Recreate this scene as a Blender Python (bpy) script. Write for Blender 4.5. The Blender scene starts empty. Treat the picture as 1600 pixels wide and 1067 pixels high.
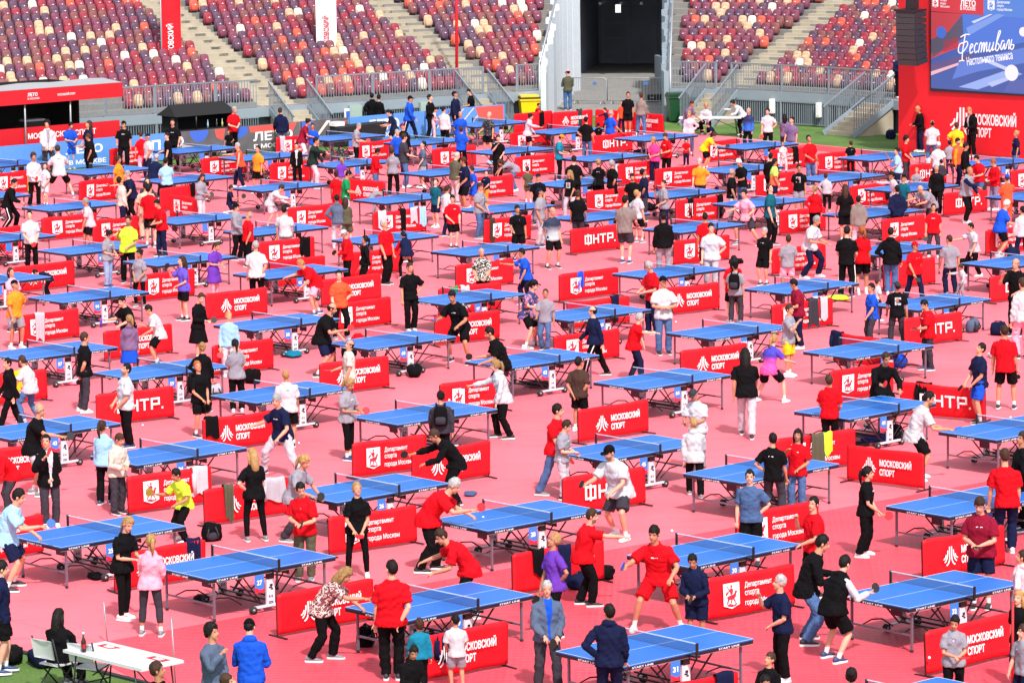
import bpy, bmesh, math, random
import numpy as np
from mathutils import Vector, Matrix
random.seed(7)
rng = np.random.default_rng(7)
R = math.radians
scn = bpy.context.scene
col = scn.collection

# ------------------------------------------------------------------ camera
F_PX, PITCH, CAM_H, ROLL, TH = 6266.5216, R(8.274863), 14.26156, R(-0.83688), R(42.426251)
cam_d = bpy.data.cameras.new("camera")
cam_d.sensor_fit = 'HORIZONTAL'; cam_d.sensor_width = 36.0
cam_d.lens = F_PX / 1600 * 36.0
cam_d.clip_start = 0.5; cam_d.clip_end = 3000
cam = bpy.data.objects.new("camera", cam_d); col.objects.link(cam)
cam.matrix_world = Matrix.Translation((0, 0, CAM_H)) @ Matrix.Rotation(math.pi/2 - PITCH, 4, 'X') @ Matrix.Rotation(ROLL, 4, 'Z')
scn.camera = cam

# ------------------------------------------------------------------ light
SUN_EL, SUN_AZ = R(50), R(165)         # azimuth measured from +Y towards +X
world = bpy.data.worlds.new("World"); scn.world = world
world.use_nodes = True
wn = world.node_tree
bg = wn.nodes["Background"]; bg.inputs[1].default_value = 0.15
sky = wn.nodes.new("ShaderNodeTexSky"); sky.sky_type = 'NISHITA'; sky.sun_disc = False
sky.sun_elevation = SUN_EL; sky.sun_rotation = SUN_AZ; sky.air_density = 1.0; sky.dust_density = 1.5
hs_ = wn.nodes.new("ShaderNodeHueSaturation"); hs_.inputs["Saturation"].default_value = 0.3      # sky colour greyed so that the fill light in shadows is less blue
wn.links.new(sky.outputs[0], hs_.inputs["Color"]); wn.links.new(hs_.outputs[0], bg.inputs[0])
sun_d = bpy.data.lights.new("sun", 'SUN'); sun_d.energy = 3.2; sun_d.angle = R(2.5); sun_d.color = (1.0, 0.965, 0.91)
sun = bpy.data.objects.new("sun", sun_d); col.objects.link(sun)
sun_dir = Vector((math.sin(SUN_AZ)*math.cos(SUN_EL), math.cos(SUN_AZ)*math.cos(SUN_EL), math.sin(SUN_EL)))
sun.rotation_euler = sun_dir.to_track_quat('Z', 'Y').to_euler(); sun.location = (0, 0, 80)
scn.view_settings.view_transform = 'Standard'; scn.view_settings.look = 'None'
scn.view_settings.exposure = 0.64; scn.view_settings.gamma = 1.0
scn.cycles.max_bounces = 5; scn.cycles.diffuse_bounces = 3; scn.cycles.transparent_max_bounces = 12
scn.cycles.use_denoising = True

# ------------------------------------------------------------------ photo pixel -> place
def unproj(x, y, Z=0.0):
    u, v = x-800, y-533.5
    cr, sr = math.cos(ROLL), math.sin(ROLL)
    u, v = u*cr+v*sr, -u*sr+v*cr
    a, b = u/F_PX, v/F_PX
    c, s = math.cos(PITCH), math.sin(PITCH)
    d = Vector((a, c-b*s, -(s+b*c)))
    return Vector((0, 0, CAM_H)) + d*((Z-CAM_H)/d.z)
def proj(p):
    X, Y, Z = p[0], p[1], p[2]-CAM_H
    c, s = math.cos(PITCH), math.sin(PITCH)
    zc = Y*c-Z*s; yc = -(Y*s+Z*c)
    u, v = F_PX*X/zc, F_PX*yc/zc
    cr, sr = math.cos(ROLL), math.sin(ROLL)
    return 800+u*cr-v*sr, 533.5+u*sr+v*cr

# ------------------------------------------------------------------ materials
MATS = {}
def lin(c):
    return tuple(((x/255/12.92) if x/255 <= 0.04045 else ((x/255+0.055)/1.055)**2.4) for x in c)
def mat(name, rgb, rough=0.7, metal=0.0, bump=0.0, bscale=40.0, var=0.0, emit=0.0, spec=0.5, vscale=6.0, coord='Object'):
    if name in MATS: return MATS[name]
    m = bpy.data.materials.new(name); MATS[name] = m
    m.use_nodes = True
    nt = m.node_tree; p = nt.nodes["Principled BSDF"]
    base = (*rgb, 1)
    p.inputs["Base Color"].default_value = base
    p.inputs["Roughness"].default_value = rough
    p.inputs["Metallic"].default_value = metal
    p.inputs["Specular IOR Level"].default_value = spec
    if emit:
        p.inputs["Emission Color"].default_value = base; p.inputs["Emission Strength"].default_value = emit
    if bump or var:
        tc = nt.nodes.new("ShaderNodeTexCoord")
    if var:
        n = nt.nodes.new("ShaderNodeTexNoise"); n.inputs["Scale"].default_value = vscale; n.inputs["Detail"].default_value = 5
        nt.links.new(tc.outputs[coord], n.inputs["Vector"])
        mr = nt.nodes.new("ShaderNodeMapRange"); mr.inputs[1].default_value = 0.3; mr.inputs[2].default_value = 0.7
        mr.inputs[3].default_value = 1-var; mr.inputs[4].default_value = 1+var
        nt.links.new(n.outputs["Fac"], mr.inputs[0])
        oi = nt.nodes.new("ShaderNodeObjectInfo")
        mo = nt.nodes.new("ShaderNodeMapRange"); mo.inputs[3].default_value = 1-var*0.8; mo.inputs[4].default_value = 1+var*0.8
        nt.links.new(oi.outputs["Random"], mo.inputs[0])
        mul = nt.nodes.new("ShaderNodeMath"); mul.operation = 'MULTIPLY'
        nt.links.new(mr.outputs[0], mul.inputs[0]); nt.links.new(mo.outputs[0], mul.inputs[1])
        vm = nt.nodes.new("ShaderNodeVectorMath"); vm.operation = 'SCALE'
        vm.inputs[0].default_value = rgb; nt.links.new(mul.outputs[0], vm.inputs["Scale"])
        nt.links.new(vm.outputs[0], p.inputs["Base Color"])
    if bump:
        n2 = nt.nodes.new("ShaderNodeTexNoise"); n2.inputs["Scale"].default_value = bscale; n2.inputs["Detail"].default_value = 3
        nt.links.new(tc.outputs[coord], n2.inputs["Vector"])
        bp = nt.nodes.new("ShaderNodeBump"); bp.inputs["Strength"].default_value = bump; bp.inputs["Distance"].default_value = 0.02
        nt.links.new(n2.outputs["Fac"], bp.inputs["Height"]); nt.links.new(bp.outputs[0], p.inputs["Normal"])
    return m

def pattern_mat(name, c1, c2, scale, thr=0.5, c3=None, thr3=0.62, rough=0.85):
    if name in MATS: return MATS[name]
    m = mat(name, c1, rough)
    nt = m.node_tree; p = nt.nodes["Principled BSDF"]
    tc = nt.nodes.new("ShaderNodeTexCoord"); n = nt.nodes.new("ShaderNodeTexNoise")
    n.inputs["Scale"].default_value = scale; n.inputs["Detail"].default_value = 1.5
    nt.links.new(tc.outputs["Object"], n.inputs["Vector"])
    cr = nt.nodes.new("ShaderNodeValToRGB"); cr.color_ramp.interpolation = 'CONSTANT'
    e = cr.color_ramp.elements
    e[0].position = 0; e[0].color = (*c1, 1); e[1].position = thr; e[1].color = (*c2, 1)
    if c3:
        x = e.new(thr3); x.color = (*c3, 1)
    nt.links.new(n.outputs["Fac"], cr.inputs[0]); nt.links.new(cr.outputs[0], p.inputs["Base Color"])
    return m

# ------------------------------------------------------------------ mesh helpers
class MB:
    """collects faces, then links them as one mesh object"""
    def __init__(s): s.v = []; s.f = []; s.mi = []; s.ms = []; s.sm = []
    def m(s, material):
        if material not in s.ms: s.ms.append(material)
        return s.ms.index(material)
    def add(s, vs, fs, material, smooth=False):
        o = len(s.v); k = s.m(material)
        s.v += [tuple(v) for v in vs]
        for f in fs:
            s.f.append(tuple(i+o for i in f)); s.mi.append(k); s.sm.append(smooth)
        return s
    def box(s, x0, x1, y0, y1, z0, z1, material, M=None):
        vs = [Vector(v) for v in ((x0,y0,z0),(x1,y0,z0),(x1,y1,z0),(x0,y1,z0),(x0,y0,z1),(x1,y0,z1),(x1,y1,z1),(x0,y1,z1))]
        if M: vs = [M @ v for v in vs]
        return s.add(vs, [(3,2,1,0),(4,5,6,7),(0,1,5,4),(1,2,6,5),(2,3,7,6),(3,0,4,7)], material)
    def tube(s, pts, rad, material, n=8, M=None, caps=True, up=None, flat=1.0):
        pts = [Vector(p) for p in pts]
        if not hasattr(rad, '__len__'): rad = [rad]*len(pts)
        vs, fs = tube_geo(pts, rad, n, up, flat)
        if caps:
            k = len(pts)-1
            fs = fs + [tuple(range(n-1, -1, -1)), tuple(range(k*n, k*n+n))]
        if M: vs = [M @ v for v in vs]
        return s.add(vs, fs, material, n > 5)
    def bar(s, a, b, w, h, material, M=None, up=(0,0,1)):
        """a rectangular bar from a to b"""
        a, b = Vector(a), Vector(b); d = (b-a).normalized(); u = Vector(up)
        if abs(d.dot(u)) > 0.97: u = Vector((0,1,0))
        x = d.cross(u).normalized()*w/2; y = x.cross(d).normalized()*h/2
        vs = [a-x-y, a+x-y, a+x+y, a-x+y, b-x-y, b+x-y, b+x+y, b-x+y]
        if M: vs = [M @ v for v in vs]
        return s.add(vs, [(0,1,2,3),(7,6,5,4),(0,4,5,1),(1,5,6,2),(2,6,7,3),(3,7,4,0)], material)
    def ell(s, c, r, material, nu=10, nv=7, M=None):
        vs, fs = ell_geo(c, r, nu, nv)
        if M: vs = [M @ Vector(v) for v in vs]
        return s.add(vs, fs, material, True)
    def poly(s, pts, y0, y1, material, M=None):
        """prism of an (x,z) outline between y0 and y1 (y0 < y1: front is y0)"""
        n = len(pts)
        a = sum(pts[i][0]*pts[(i+1) % n][1]-pts[(i+1) % n][0]*pts[i][1] for i in range(n))
        if a < 0: pts = pts[::-1]
        vs = [Vector((x, y0, z)) for x, z in pts] + [Vector((x, y1, z)) for x, z in pts]
        if M: vs = [M @ v for v in vs]
        fs = [tuple(range(n)), tuple(range(2*n-1, n-1, -1))] + [((i+1) % n, i, i+n, (i+1) % n+n) for i in range(n)]
        return s.add(vs, fs, material)
    def mesh(s, name):
        me = bpy.data.meshes.new(name)
        me.from_pydata(s.v, [], s.f)
        for m in s.ms: me.materials.append(m)
        me.polygons.foreach_set("material_index", s.mi)
        me.polygons.foreach_set("use_smooth", s.sm)
        me.update()
        return me
    def obj(s, name, parent=None, **kw):
        return link(name, s.mesh(name), parent, **kw)

def tube_geo(pts, rad, n=8, up=None, flat=1.0):
    vs = []; k = len(pts)
    u = None
    for i, p in enumerate(pts):
        d = (pts[min(i+1, k-1)]-pts[max(i-1, 0)]).normalized()
        if u is None:
            ref = Vector(up) if up else (Vector((0,0,1)) if abs(d.z) < 0.9 else Vector((0,1,0)))
            u = (ref-d*ref.dot(d)).normalized()
        else:
            u = (u-d*u.dot(d)).normalized()
        w = d.cross(u)
        for j in range(n):
            a = 2*math.pi*j/n
            vs.append(p+u*(math.cos(a)*rad[i]*flat)+w*(math.sin(a)*rad[i]))
    fs = [(i*n+j, i*n+(j+1) % n, (i+1)*n+(j+1) % n, (i+1)*n+j) for i in range(k-1) for j in range(n)]
    return vs, fs
def ell_geo(c, r, nu=10, nv=7, A=None):
    c = Vector(c); vs = []; fs = []
    def pt(x, y, z):
        v = Vector((x*r[0], y*r[1], z*r[2]))
        return c+(A @ v if A else v)
    vs.append(pt(0,0,1))
    for i in range(1, nv):
        t = math.pi*i/nv
        for j in range(nu):
            a = 2*math.pi*j/nu
            vs.append(pt(math.sin(t)*math.cos(a), math.sin(t)*math.sin(a), math.cos(t)))
    vs.append(pt(0,0,-1)); last = len(vs)-1
    for j in range(nu): fs.append((0, 1+j, 1+(j+1) % nu))
    for i in range(nv-2):
        for j in range(nu):
            a = 1+i*nu+j; b = 1+i*nu+(j+1) % nu
            fs.append((a, a+nu, b+nu, b))
    o = 1+(nv-2)*nu
    for j in range(nu): fs.append((o+j, last, o+(j+1) % nu))
    return vs, fs
def link(name, data, parent=None, loc=None, rotz=None):
    o = bpy.data.objects.new(name, data); col.objects.link(o)
    if parent: o.parent = parent
    if loc is not None: o.location = loc
    if rotz is not None: o.rotation_euler = (0, 0, rotz)
    return o
def tag(o, label, cat, group=None):
    o["label"] = label; o["category"] = cat
    if group: o["group"] = group
    return o
def thing(name, label, cat, loc=(0,0,0), rotz=0, group=None):
    return tag(link(name, None, None, loc, rotz), label, cat, group)
def structure(o): o["kind"] = "structure"; return o
def copy_tree(o, parent=None):
    c = o.copy(); col.objects.link(c); c.parent = parent
    for ch in o.children: copy_tree(ch, c)
    return c
_txt = {}
def text_mesh(body, material, depth=0.004, bold=0.0, align='LEFT', line=1.0):
    """text as a mesh, cap height about 0.7, standing in the xz plane and facing -y"""
    key = (body, material.name, depth, bold, align)
    if key in _txt: return _txt[key]
    cu = bpy.data.curves.new("lettering", 'FONT')
    cu.body = body; cu.align_x = align; cu.extrude = depth/2; cu.offset = bold; cu.resolution_u = 3; cu.space_line = line
    o = bpy.data.objects.new("lettering", cu); col.objects.link(o)
    me = bpy.data.meshes.new_from_object(o.evaluated_get(bpy.context.evaluated_depsgraph_get()))
    me.transform(Matrix.Rotation(math.pi/2, 4, 'X'))
    me.materials.clear(); me.materials.append(material)
    bpy.data.objects.remove(o); bpy.data.curves.remove(cu)
    me.name = "lettering"; _txt[key] = me
    return me
def fit_text(body, material, w, h, x0, z0, y, parent, bold=0.0, name="lettering", depth=0.004):
    """place lettering so that its outline fills the box x0..x0+w, z0..z0+h at depth y"""
    me = text_mesh(body, material, depth, bold)
    co = np.empty(len(me.vertices)*3); me.vertices.foreach_get("co", co); co = co.reshape(-1, 3)
    lo, hi = co.min(0), co.max(0)
    o = link(name, me, parent)
    sx, sz = w/(hi[0]-lo[0]), h/(hi[2]-lo[2])
    o.scale = (sx, 1, sz); o.location = (x0-lo[0]*sx, y, z0-lo[2]*sz)
    return o
# ------------------------------------------------------------------ colours of the place
RED = lin((228, 14, 34)); 
M_red = mat("red_cloth", (0.62, 0.004, 0.013), 0.65, bump=1.0, bscale=2.6, var=0.07, vscale=1.6, spec=0.3)
M_redwall = mat("red_panel", (0.56, 0.004, 0.012), 0.55)
M_white = mat("white_paint", (0.8, 0.8, 0.8), 0.5)
M_print = mat("white_print", (0.85, 0.83, 0.85), 0.7)
M_black = mat("black_metal", (0.012, 0.012, 0.015), 0.45)
M_dark = mat("dark_rubber", (0.02, 0.02, 0.022), 0.8)
M_steel = mat("galvanised_steel", (0.36, 0.38, 0.40), 0.45, 0.6)
M_rail = mat("grey_rail_paint", lin((116, 126, 136)), 0.5, var=0.08)
M_conc = mat("concrete", lin((128, 124, 120)), 0.9, bump=0.2, bscale=9, var=0.12, vscale=1.2)
M_step = mat("pale_step_concrete", lin((164, 154, 136)), 0.9, bump=0.2, bscale=8, var=0.12, vscale=2)
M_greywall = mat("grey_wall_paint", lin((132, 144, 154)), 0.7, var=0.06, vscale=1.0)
M_inner = mat("dark_tunnel_wall", lin((126, 132, 146)), 0.8, var=0.2, vscale=0.5)
M_blueboard = mat("light_blue_board", lin((84, 140, 214)), 0.5, var=0.04)
M_bluemid = mat("mid_blue_print", lin((58, 98, 196)), 0.5)
M_greyboard = mat("grey_board", lin((88, 86, 92)), 0.5, var=0.25, vscale=1.5)
M_coral = mat("coral_print", lin((222, 84, 76)), 0.5)
M_glow = mat("pale_streak_print", lin((226, 205, 195)), 0.5)

# ------------------------------------------------------------------ ground
def grass_material():
    m = mat("lawn", (0.05, 0.11, 0.015), 0.95)
    nt = m.node_tree; p = nt.nodes["Principled BSDF"]
    tc = nt.nodes.new("ShaderNodeTexCoord")
    n1 = nt.nodes.new("ShaderNodeTexNoise"); n1.inputs["Scale"].default_value = 0.6; n1.inputs["Detail"].default_value = 8
    n2 = nt.nodes.new("ShaderNodeTexNoise"); n2.inputs["Scale"].default_value = 22; n2.inputs["Detail"].default_value = 4
    nt.links.new(tc.outputs["Object"], n1.inputs["Vector"]); nt.links.new(tc.outputs["Object"], n2.inputs["Vector"])
    mx = nt.nodes.new("ShaderNodeMath"); mx.operation = 'ADD'
    nt.links.new(n1.outputs["Fac"], mx.inputs[0]); nt.links.new(n2.outputs["Fac"], mx.inputs[1])
    cr = nt.nodes.new("ShaderNodeValToRGB")
    e = cr.color_ramp.elements
    e[0].position = 0.30; e[0].color = (0.035, 0.085, 0.010, 1); e[1].position = 0.72; e[1].color = (0.14, 0.25, 0.045, 1)
    hv = nt.nodes.new("ShaderNodeMath"); hv.operation = 'MULTIPLY'; hv.inputs[1].default_value = 0.5
    nt.links.new(mx.outputs[0], hv.inputs[0]); nt.links.new(hv.outputs[0], cr.inputs[0])
    nt.links.new(cr.outputs[0], p.inputs["Base Color"])
    bp = nt.nodes.new("ShaderNodeBump"); bp.inputs["Strength"].default_value = 0.8; bp.inputs["Distance"].default_value = 0.05
    nt.links.new(n2.outputs["Fac"], bp.inputs["Height"]); nt.links.new(bp.outputs[0], p.inputs["Normal"])
    return m
g = MB(); g.add([(-1500,-200,0),(1500,-200,0),(1500,2500,0),(-1500,2500,0)], [(0,1,2,3)], grass_material())
structure(g.obj("lawn_ground"))

AX = Vector((math.cos(TH), math.sin(TH), 0)); BX = Vector((math.sin(TH), -math.cos(TH), 0))
def ab(a, b, z=0): return AX*a+BX*b+Vector((0,0,z))
def mat_floor(name, c1, c2, tile, studs, rough):
    m = mat(name, c1, rough, spec=0.4)
    nt = m.node_tree; p = nt.nodes["Principled BSDF"]
    tc = nt.nodes.new("ShaderNodeTexCoord"); mp = nt.nodes.new("ShaderNodeMapping")
    mp.inputs["Rotation"].default_value = (0, 0, -TH)
    nt.links.new(tc.outputs["Object"], mp.inputs[0])
    br = nt.nodes.new("ShaderNodeTexBrick"); br.offset = 0; br.inputs["Scale"].default_value = 1.0
    br.inputs["Mortar Size"].default_value = 0.022 if not studs else 0.02; br.inputs["Mortar Smooth"].default_value = 0.5
    br.inputs["Brick Width"].default_value = tile; br.inputs["Row Height"].default_value = tile
    nt.links.new(mp.outputs[0], br.inputs["Vector"])
    br.inputs["Color1"].default_value = (*c1, 1)
    br.inputs["Color2"].default_value = (*[x*0.955 for x in c1], 1)
    br.inputs["Mortar"].default_value = (*c2, 1)
    n = nt.nodes.new("ShaderNodeTexNoise"); n.inputs["Scale"].default_value = 0.35; n.inputs["Detail"].default_value = 7; n.inputs["Roughness"].default_value = 0.6
    nt.links.new(tc.outputs["Object"], n.inputs["Vector"])
    mr = nt.nodes.new("ShaderNodeMapRange"); mr.inputs[1].default_value = 0.3; mr.inputs[2].default_value = 0.7; mr.inputs[3].default_value = 0.84; mr.inputs[4].default_value = 1.09
    nt.links.new(n.outputs["Fac"], mr.inputs[0])
    vm = nt.nodes.new("ShaderNodeVectorMath"); vm.operation = 'SCALE'
    nt.links.new(br.outputs["Color"], vm.inputs[0]); nt.links.new(mr.outputs[0], vm.inputs["Scale"])
    nt.links.new(vm.outputs[0], p.inputs["Base Color"])
    n4 = nt.nodes.new("ShaderNodeTexNoise"); n4.inputs["Scale"].default_value = 1.0; n4.inputs["Detail"].default_value = 9; n4.inputs["Roughness"].default_value = 0.7
    mp4 = nt.nodes.new("ShaderNodeMapping"); mp4.inputs["Scale"].default_value = (0.5, 3.0, 1); mp4.inputs["Rotation"].default_value = (0, 0, 0.5)
    nt.links.new(tc.outputs["Object"], mp4.inputs[0]); nt.links.new(mp4.outputs[0], n4.inputs["Vector"])
    mr4 = nt.nodes.new("ShaderNodeMapRange"); mr4.inputs[1].default_value = 0.53; mr4.inputs[2].default_value = 0.74; mr4.inputs[3].default_value = 1.0; mr4.inputs[4].default_value = 0.70
    nt.links.new(n4.outputs["Fac"], mr4.inputs[0])
    vm2 = nt.nodes.new("ShaderNodeVectorMath"); vm2.operation = 'SCALE'
    nt.links.new(vm.outputs[0], vm2.inputs[0]); nt.links.new(mr4.outputs[0], vm2.inputs["Scale"]); nt.links.new(vm2.outputs[0], p.inputs["Base Color"])
    # scuffs
    n3 = nt.nodes.new("ShaderNodeTexNoise"); n3.inputs["Scale"].default_value = 5 if not studs else 14; n3.inputs["Detail"].default_value = 4
    nt.links.new(mp.outputs[0], n3.inputs["Vector"])
    bp = nt.nodes.new("ShaderNodeBump"); bp.inputs["Strength"].default_value = 0.15; bp.inputs["Distance"].default_value = 0.01
    nt.links.new(n3.outputs["Fac"], bp.inputs["Height"])
    if studs:
        sep = nt.nodes.new("ShaderNodeSeparateXYZ"); nt.links.new(mp.outputs[0], sep.inputs[0])
        w = []
        for ax in (0, 1):
            mu = nt.nodes.new("ShaderNodeMath"); mu.operation = 'MULTIPLY'; mu.inputs[1].default_value = 2*math.pi/0.16
            nt.links.new(sep.outputs[ax], mu.inputs[0])
            si = nt.nodes.new("ShaderNodeMath"); si.operation = 'SINE'; nt.links.new(mu.outputs[0], si.inputs[0]); w.append(si)
        pr = nt.nodes.new("ShaderNodeMath"); pr.operation = 'MULTIPLY'
        nt.links.new(w[0].outputs[0], pr.inputs[0]); nt.links.new(w[1].outputs[0], pr.inputs[1])
        b2 = nt.nodes.new("ShaderNodeBump"); b2.inputs["Strength"].default_value = 0.45; b2.inputs["Distance"].default_value = 0.012
        nt.links.new(pr.outputs[0], b2.inputs["Height"]); nt.links.new(bp.outputs[0], b2.inputs["Normal"])
        nt.links.new(b2.outputs[0], p.inputs["Normal"])
    else:
        nt.links.new(bp.outputs[0], p.inputs["Normal"])
    return m
M_pink = mat_floor("pink_sports_mat", (0.95, 0.155, 0.200), (0.66, 0.12, 0.15), 6.4, False, 0.6)
M_stud = mat_floor("studded_red_tile", (0.76, 0.070, 0.105), (0.66, 0.058, 0.088), 0.5, True, 0.55)
M_carpet = mat_floor("deep_red_carpet", (0.58, 0.045, 0.06), (0.42, 0.03, 0.045), 2.0, False, 0.8)
f1, f2 = unproj(0, 1011), unproj(215, 1065)
fd = (f2-f1).normalized()
b1, b2_ = unproj(119, 1012), unproj(1549, 752)
bd = (b2_-b1).normalized()
LINE_P, LINE_Q = unproj(187, 258), unproj(640, 217)      # foot of the advertising boards
ld = (LINE_Q-LINE_P).normalized(); ln_in = Vector((ld.y, -ld.x, 0))
def flat(name, pts, z, material):
    m = MB(); m.add([(p[0], p[1], z) for p in pts], [tuple(range(len(pts)))], material)
    return structure(m.obj(name))
backL, backL2 = LINE_P+ln_in*1.6-ld*30, LINE_P+ln_in*1.6+ld*9.5
backs = [unproj(x, y) for x, y in ((690, 216), (800, 209), (940, 203), (1038, 205), (1257, 225), (1410, 240), (1600, 249))]
far_r = backs[-1]+(backs[-1]-backs[-2]).normalized()*25
flat("sports_mat", [f1-fd*40, f1, f2, f2+fd*40, far_r, *backs[::-1], backL2, backL], 0.012, M_pink)
flat("studded_tile_floor", [b1, f2, f2+fd*30, b2_+bd*25, b2_], 0.02, M_stud)
flat("red_carpet_strip", [unproj(1262, 226.5), unproj(1405, 241), unproj(1370, 246), unproj(1225, 231)], 0.02, M_carpet)
# dark rubber edging of the mat
e = MB(); e.bar(f1-fd*30+Vector((0,0,.02)), f2+fd*3+Vector((0,0,.02)), 0.09, 0.04, M_dark)
structure(e.obj("mat_edging"))

# ------------------------------------------------------------------ stand
CTRL = [(-34,138.8),(-25,143.6),(-15.8,148.4),(-11.9,150.5),(-5.8,153.9),(0.2,157.3),(3.7,158.7),(6.9,157.9),(8.9,156.8),(11.7,154.5),(13.9,151.9),(19,144.9),(26,135),(34,123)]
def catmull(P, t):
    i = min(max(int(t), 1), len(P)-3); u = t-i
    p0, p1, p2, p3 = [np.array(P[j], float) for j in (i-1, i, i+1, i+2)]
    return 0.5*((2*p1)+(-p0+p2)*u+(2*p0-5*p1+4*p2-p3)*u*u+(-p0+3*p1-3*p2+p3)*u**3)
TS = np.linspace(1, len(CTRL)-2.001, 260)
BASE = np.array([catmull(CTRL, t) for t in TS])
tang = np.gradient(BASE, axis=0); tang /= np.linalg.norm(tang, axis=1)[:, None]
k5 = np.ones(25)/25
for c_ in (0, 1): tang[:, c_] = np.convolve(np.pad(tang[:, c_], 12, 'edge'), k5, 'valid')
tang /= np.linalg.norm(tang, axis=1)[:, None]
NRM = np.stack([-tang[:, 1], tang[:, 0]], 1)             # points out of the pitch, up the stand
def off(o, i): return BASE[i]+NRM[i]*o
def idx_at_px(px, z=1.25):
    return int(np.argmin([abs(proj((*b, z))[0]-px) for b in BASE]))
DECK, ROW_D, ROW_H, NROW, FIRST = 1.25, 0.70, 0.222, 20, 1.2
def row_o(k): return FIRST+ROW_D*k
def row_z(k): return DECK+0.12+ROW_H*k
I_TL, I_TR = idx_at_px(846), idx_at_px(1046)
AISLES = [(idx_at_px(447), 1.25), (idx_at_px(787), 1.0), (idx_at_px(1128), 1.05), (idx_at_px(1412), 1.1)]

def row_end(k, side):
    """last curve point of row k before the tunnel (side -1: west of it, 1: east of it)"""
    best = (1e9, 0); o, z = row_o(k)+.3, row_z(k)+.3
    for i in range(60, 200):
        x, y = proj((*off(o, i), z))
        want = 840+max(0, 100-y)*.27 if side < 0 else 1050
        if abs(x-want) < best[0]: best = (abs(x-want), i)
    return best[1]
def terrace(name, label, i0, i1):
    t = thing(name, label, "stand", (0,0,0))
    m = MB(); idx = list(range(i0, i1+1))
    def strip(oa, za, ob, zb, ia, ib):
        ii = list(range(ia, ib+1))
        m.add([(*off(o, i), z) for i in ii for o, z in ((oa, za), (ob, zb))], [(a*2, a*2+2, a*2+3, a*2+1) for a in range(len(ii)-1)], M_conc)
    strip(0, .95, 0, DECK, i0, i1); strip(0, DECK, row_o(0)-.1, DECK, i0, i1)
    for k in range(NROW):
        ia, ib = (i0, row_end(k, -1)) if i1 == I_TL else (row_end(k, 1), i1)
        strip(row_o(k)-.1, row_z(k)-ROW_H-.12*(k == 0), row_o(k)-.1, row_z(k), ia, ib)
        strip(row_o(k)-.1, row_z(k), row_o(k+1)-.1, row_z(k), ia, ib)
    m.obj("tiers", t)
    w = MB()
    vs = [(*off(o, i), z) for i in idx for o, z in ((-0.06, 0.92), (-0.06, DECK+0.02), (0.12, DECK+0.02))]
    w.add(vs, [(a*3+j, (a+1)*3+j, (a+1)*3+j+1, a*3+j+1) for a in range(len(idx)-1) for j in range(2)], M_greywall)
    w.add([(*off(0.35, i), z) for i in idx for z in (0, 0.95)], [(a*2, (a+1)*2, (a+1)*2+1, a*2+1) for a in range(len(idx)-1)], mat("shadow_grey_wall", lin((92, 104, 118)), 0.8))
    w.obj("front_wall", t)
    for ia, hw in AISLES:
        if not i0 <= ia <= i1: continue
        s = MB()
        b, nn, tt = BASE[ia], NRM[ia], tang[ia]
        for k in range(NROW):
            for h in (0, 1):
                o0 = row_o(k)-0.1-0.35+0.35*h; z1 = row_z(k)-ROW_H/2+h*ROW_H/2
                p = [b+nn*oo+tt*ww for oo, ww in ((o0, -hw*.62), (o0, hw*.62), (o0+0.35, hw*.62), (o0+0.35, -hw*.62))]
                zz = z1+0.006*(1+h)
                s.add([(*q, zz-0.16) for q in p]+[(*q, zz) for q in p], [(4,7,6,5), (0,4,5,1), (1,5,6,2), (3,7,4,0)], M_step)
        s.obj("aisle_steps", t)
    return t
terrace("stand_terrace", "long concrete terrace of seats on the tunnel's west side, behind the blue and grey boards", 3, I_TL)
terrace("stand_terrace", "concrete terrace of seats between the tunnel and the big red screen wall", I_TR, len(BASE)-4)

# seats
SEATC = {"plum": (112, 44, 70), "aubergine": (82, 48, 74), "wine red": (140, 28, 50), "brown plum": (118, 62, 62), "tan": (196, 158, 126), "cream": (214, 202, 184), "orange red": (196, 78, 58)}
SEATW = [28, 22, 17, 15, 10, 3, 6]
seat_me = {}
def seat_geo(m, M, plastic):
    def sq(c, r, ex):
        vs, fs = ell_geo((0,0,0), (1,1,1), 12, 8)
        out = []
        for v in vs:
            out.append(M @ Vector((c[0]+r[0]*math.copysign(abs(v.x)**ex, v.x), c[1]+r[1]*math.copysign(abs(v.y)**0.8, v.y)+0.35*max(0, v.z)*r[1], c[2]+r[2]*math.copysign(abs(v.z)**ex, v.z))))
        m.add(out, fs, plastic, True)
    sq((0, 0.05, 0.28), (0.192, 0.085, 0.255), 0.6)
    sq((0, -0.06, 0.23), (0.16, 0.068, 0.16), 0.6)
    m.box(-0.03, 0.03, -0.10, 0.10, 0.0, 0.14, M_black, M)
    m.box(-0.025, 0.025, -0.138, -0.118, 0.31, 0.345, M_white, M)
for nm, c in SEATC.items():
    m = MB(); seat_geo(m, Matrix(), mat("seat_plastic_"+nm.replace(" ", "_"), tuple(min(1, x*.98+.010) for x in lin(c)), 0.68, var=0.07)); seat_me[nm] = m.mesh("stadium_seat")
seats = []
ENDS = [(row_end(k, -1), row_end(k, 1)) for k in range(NROW)]
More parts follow.
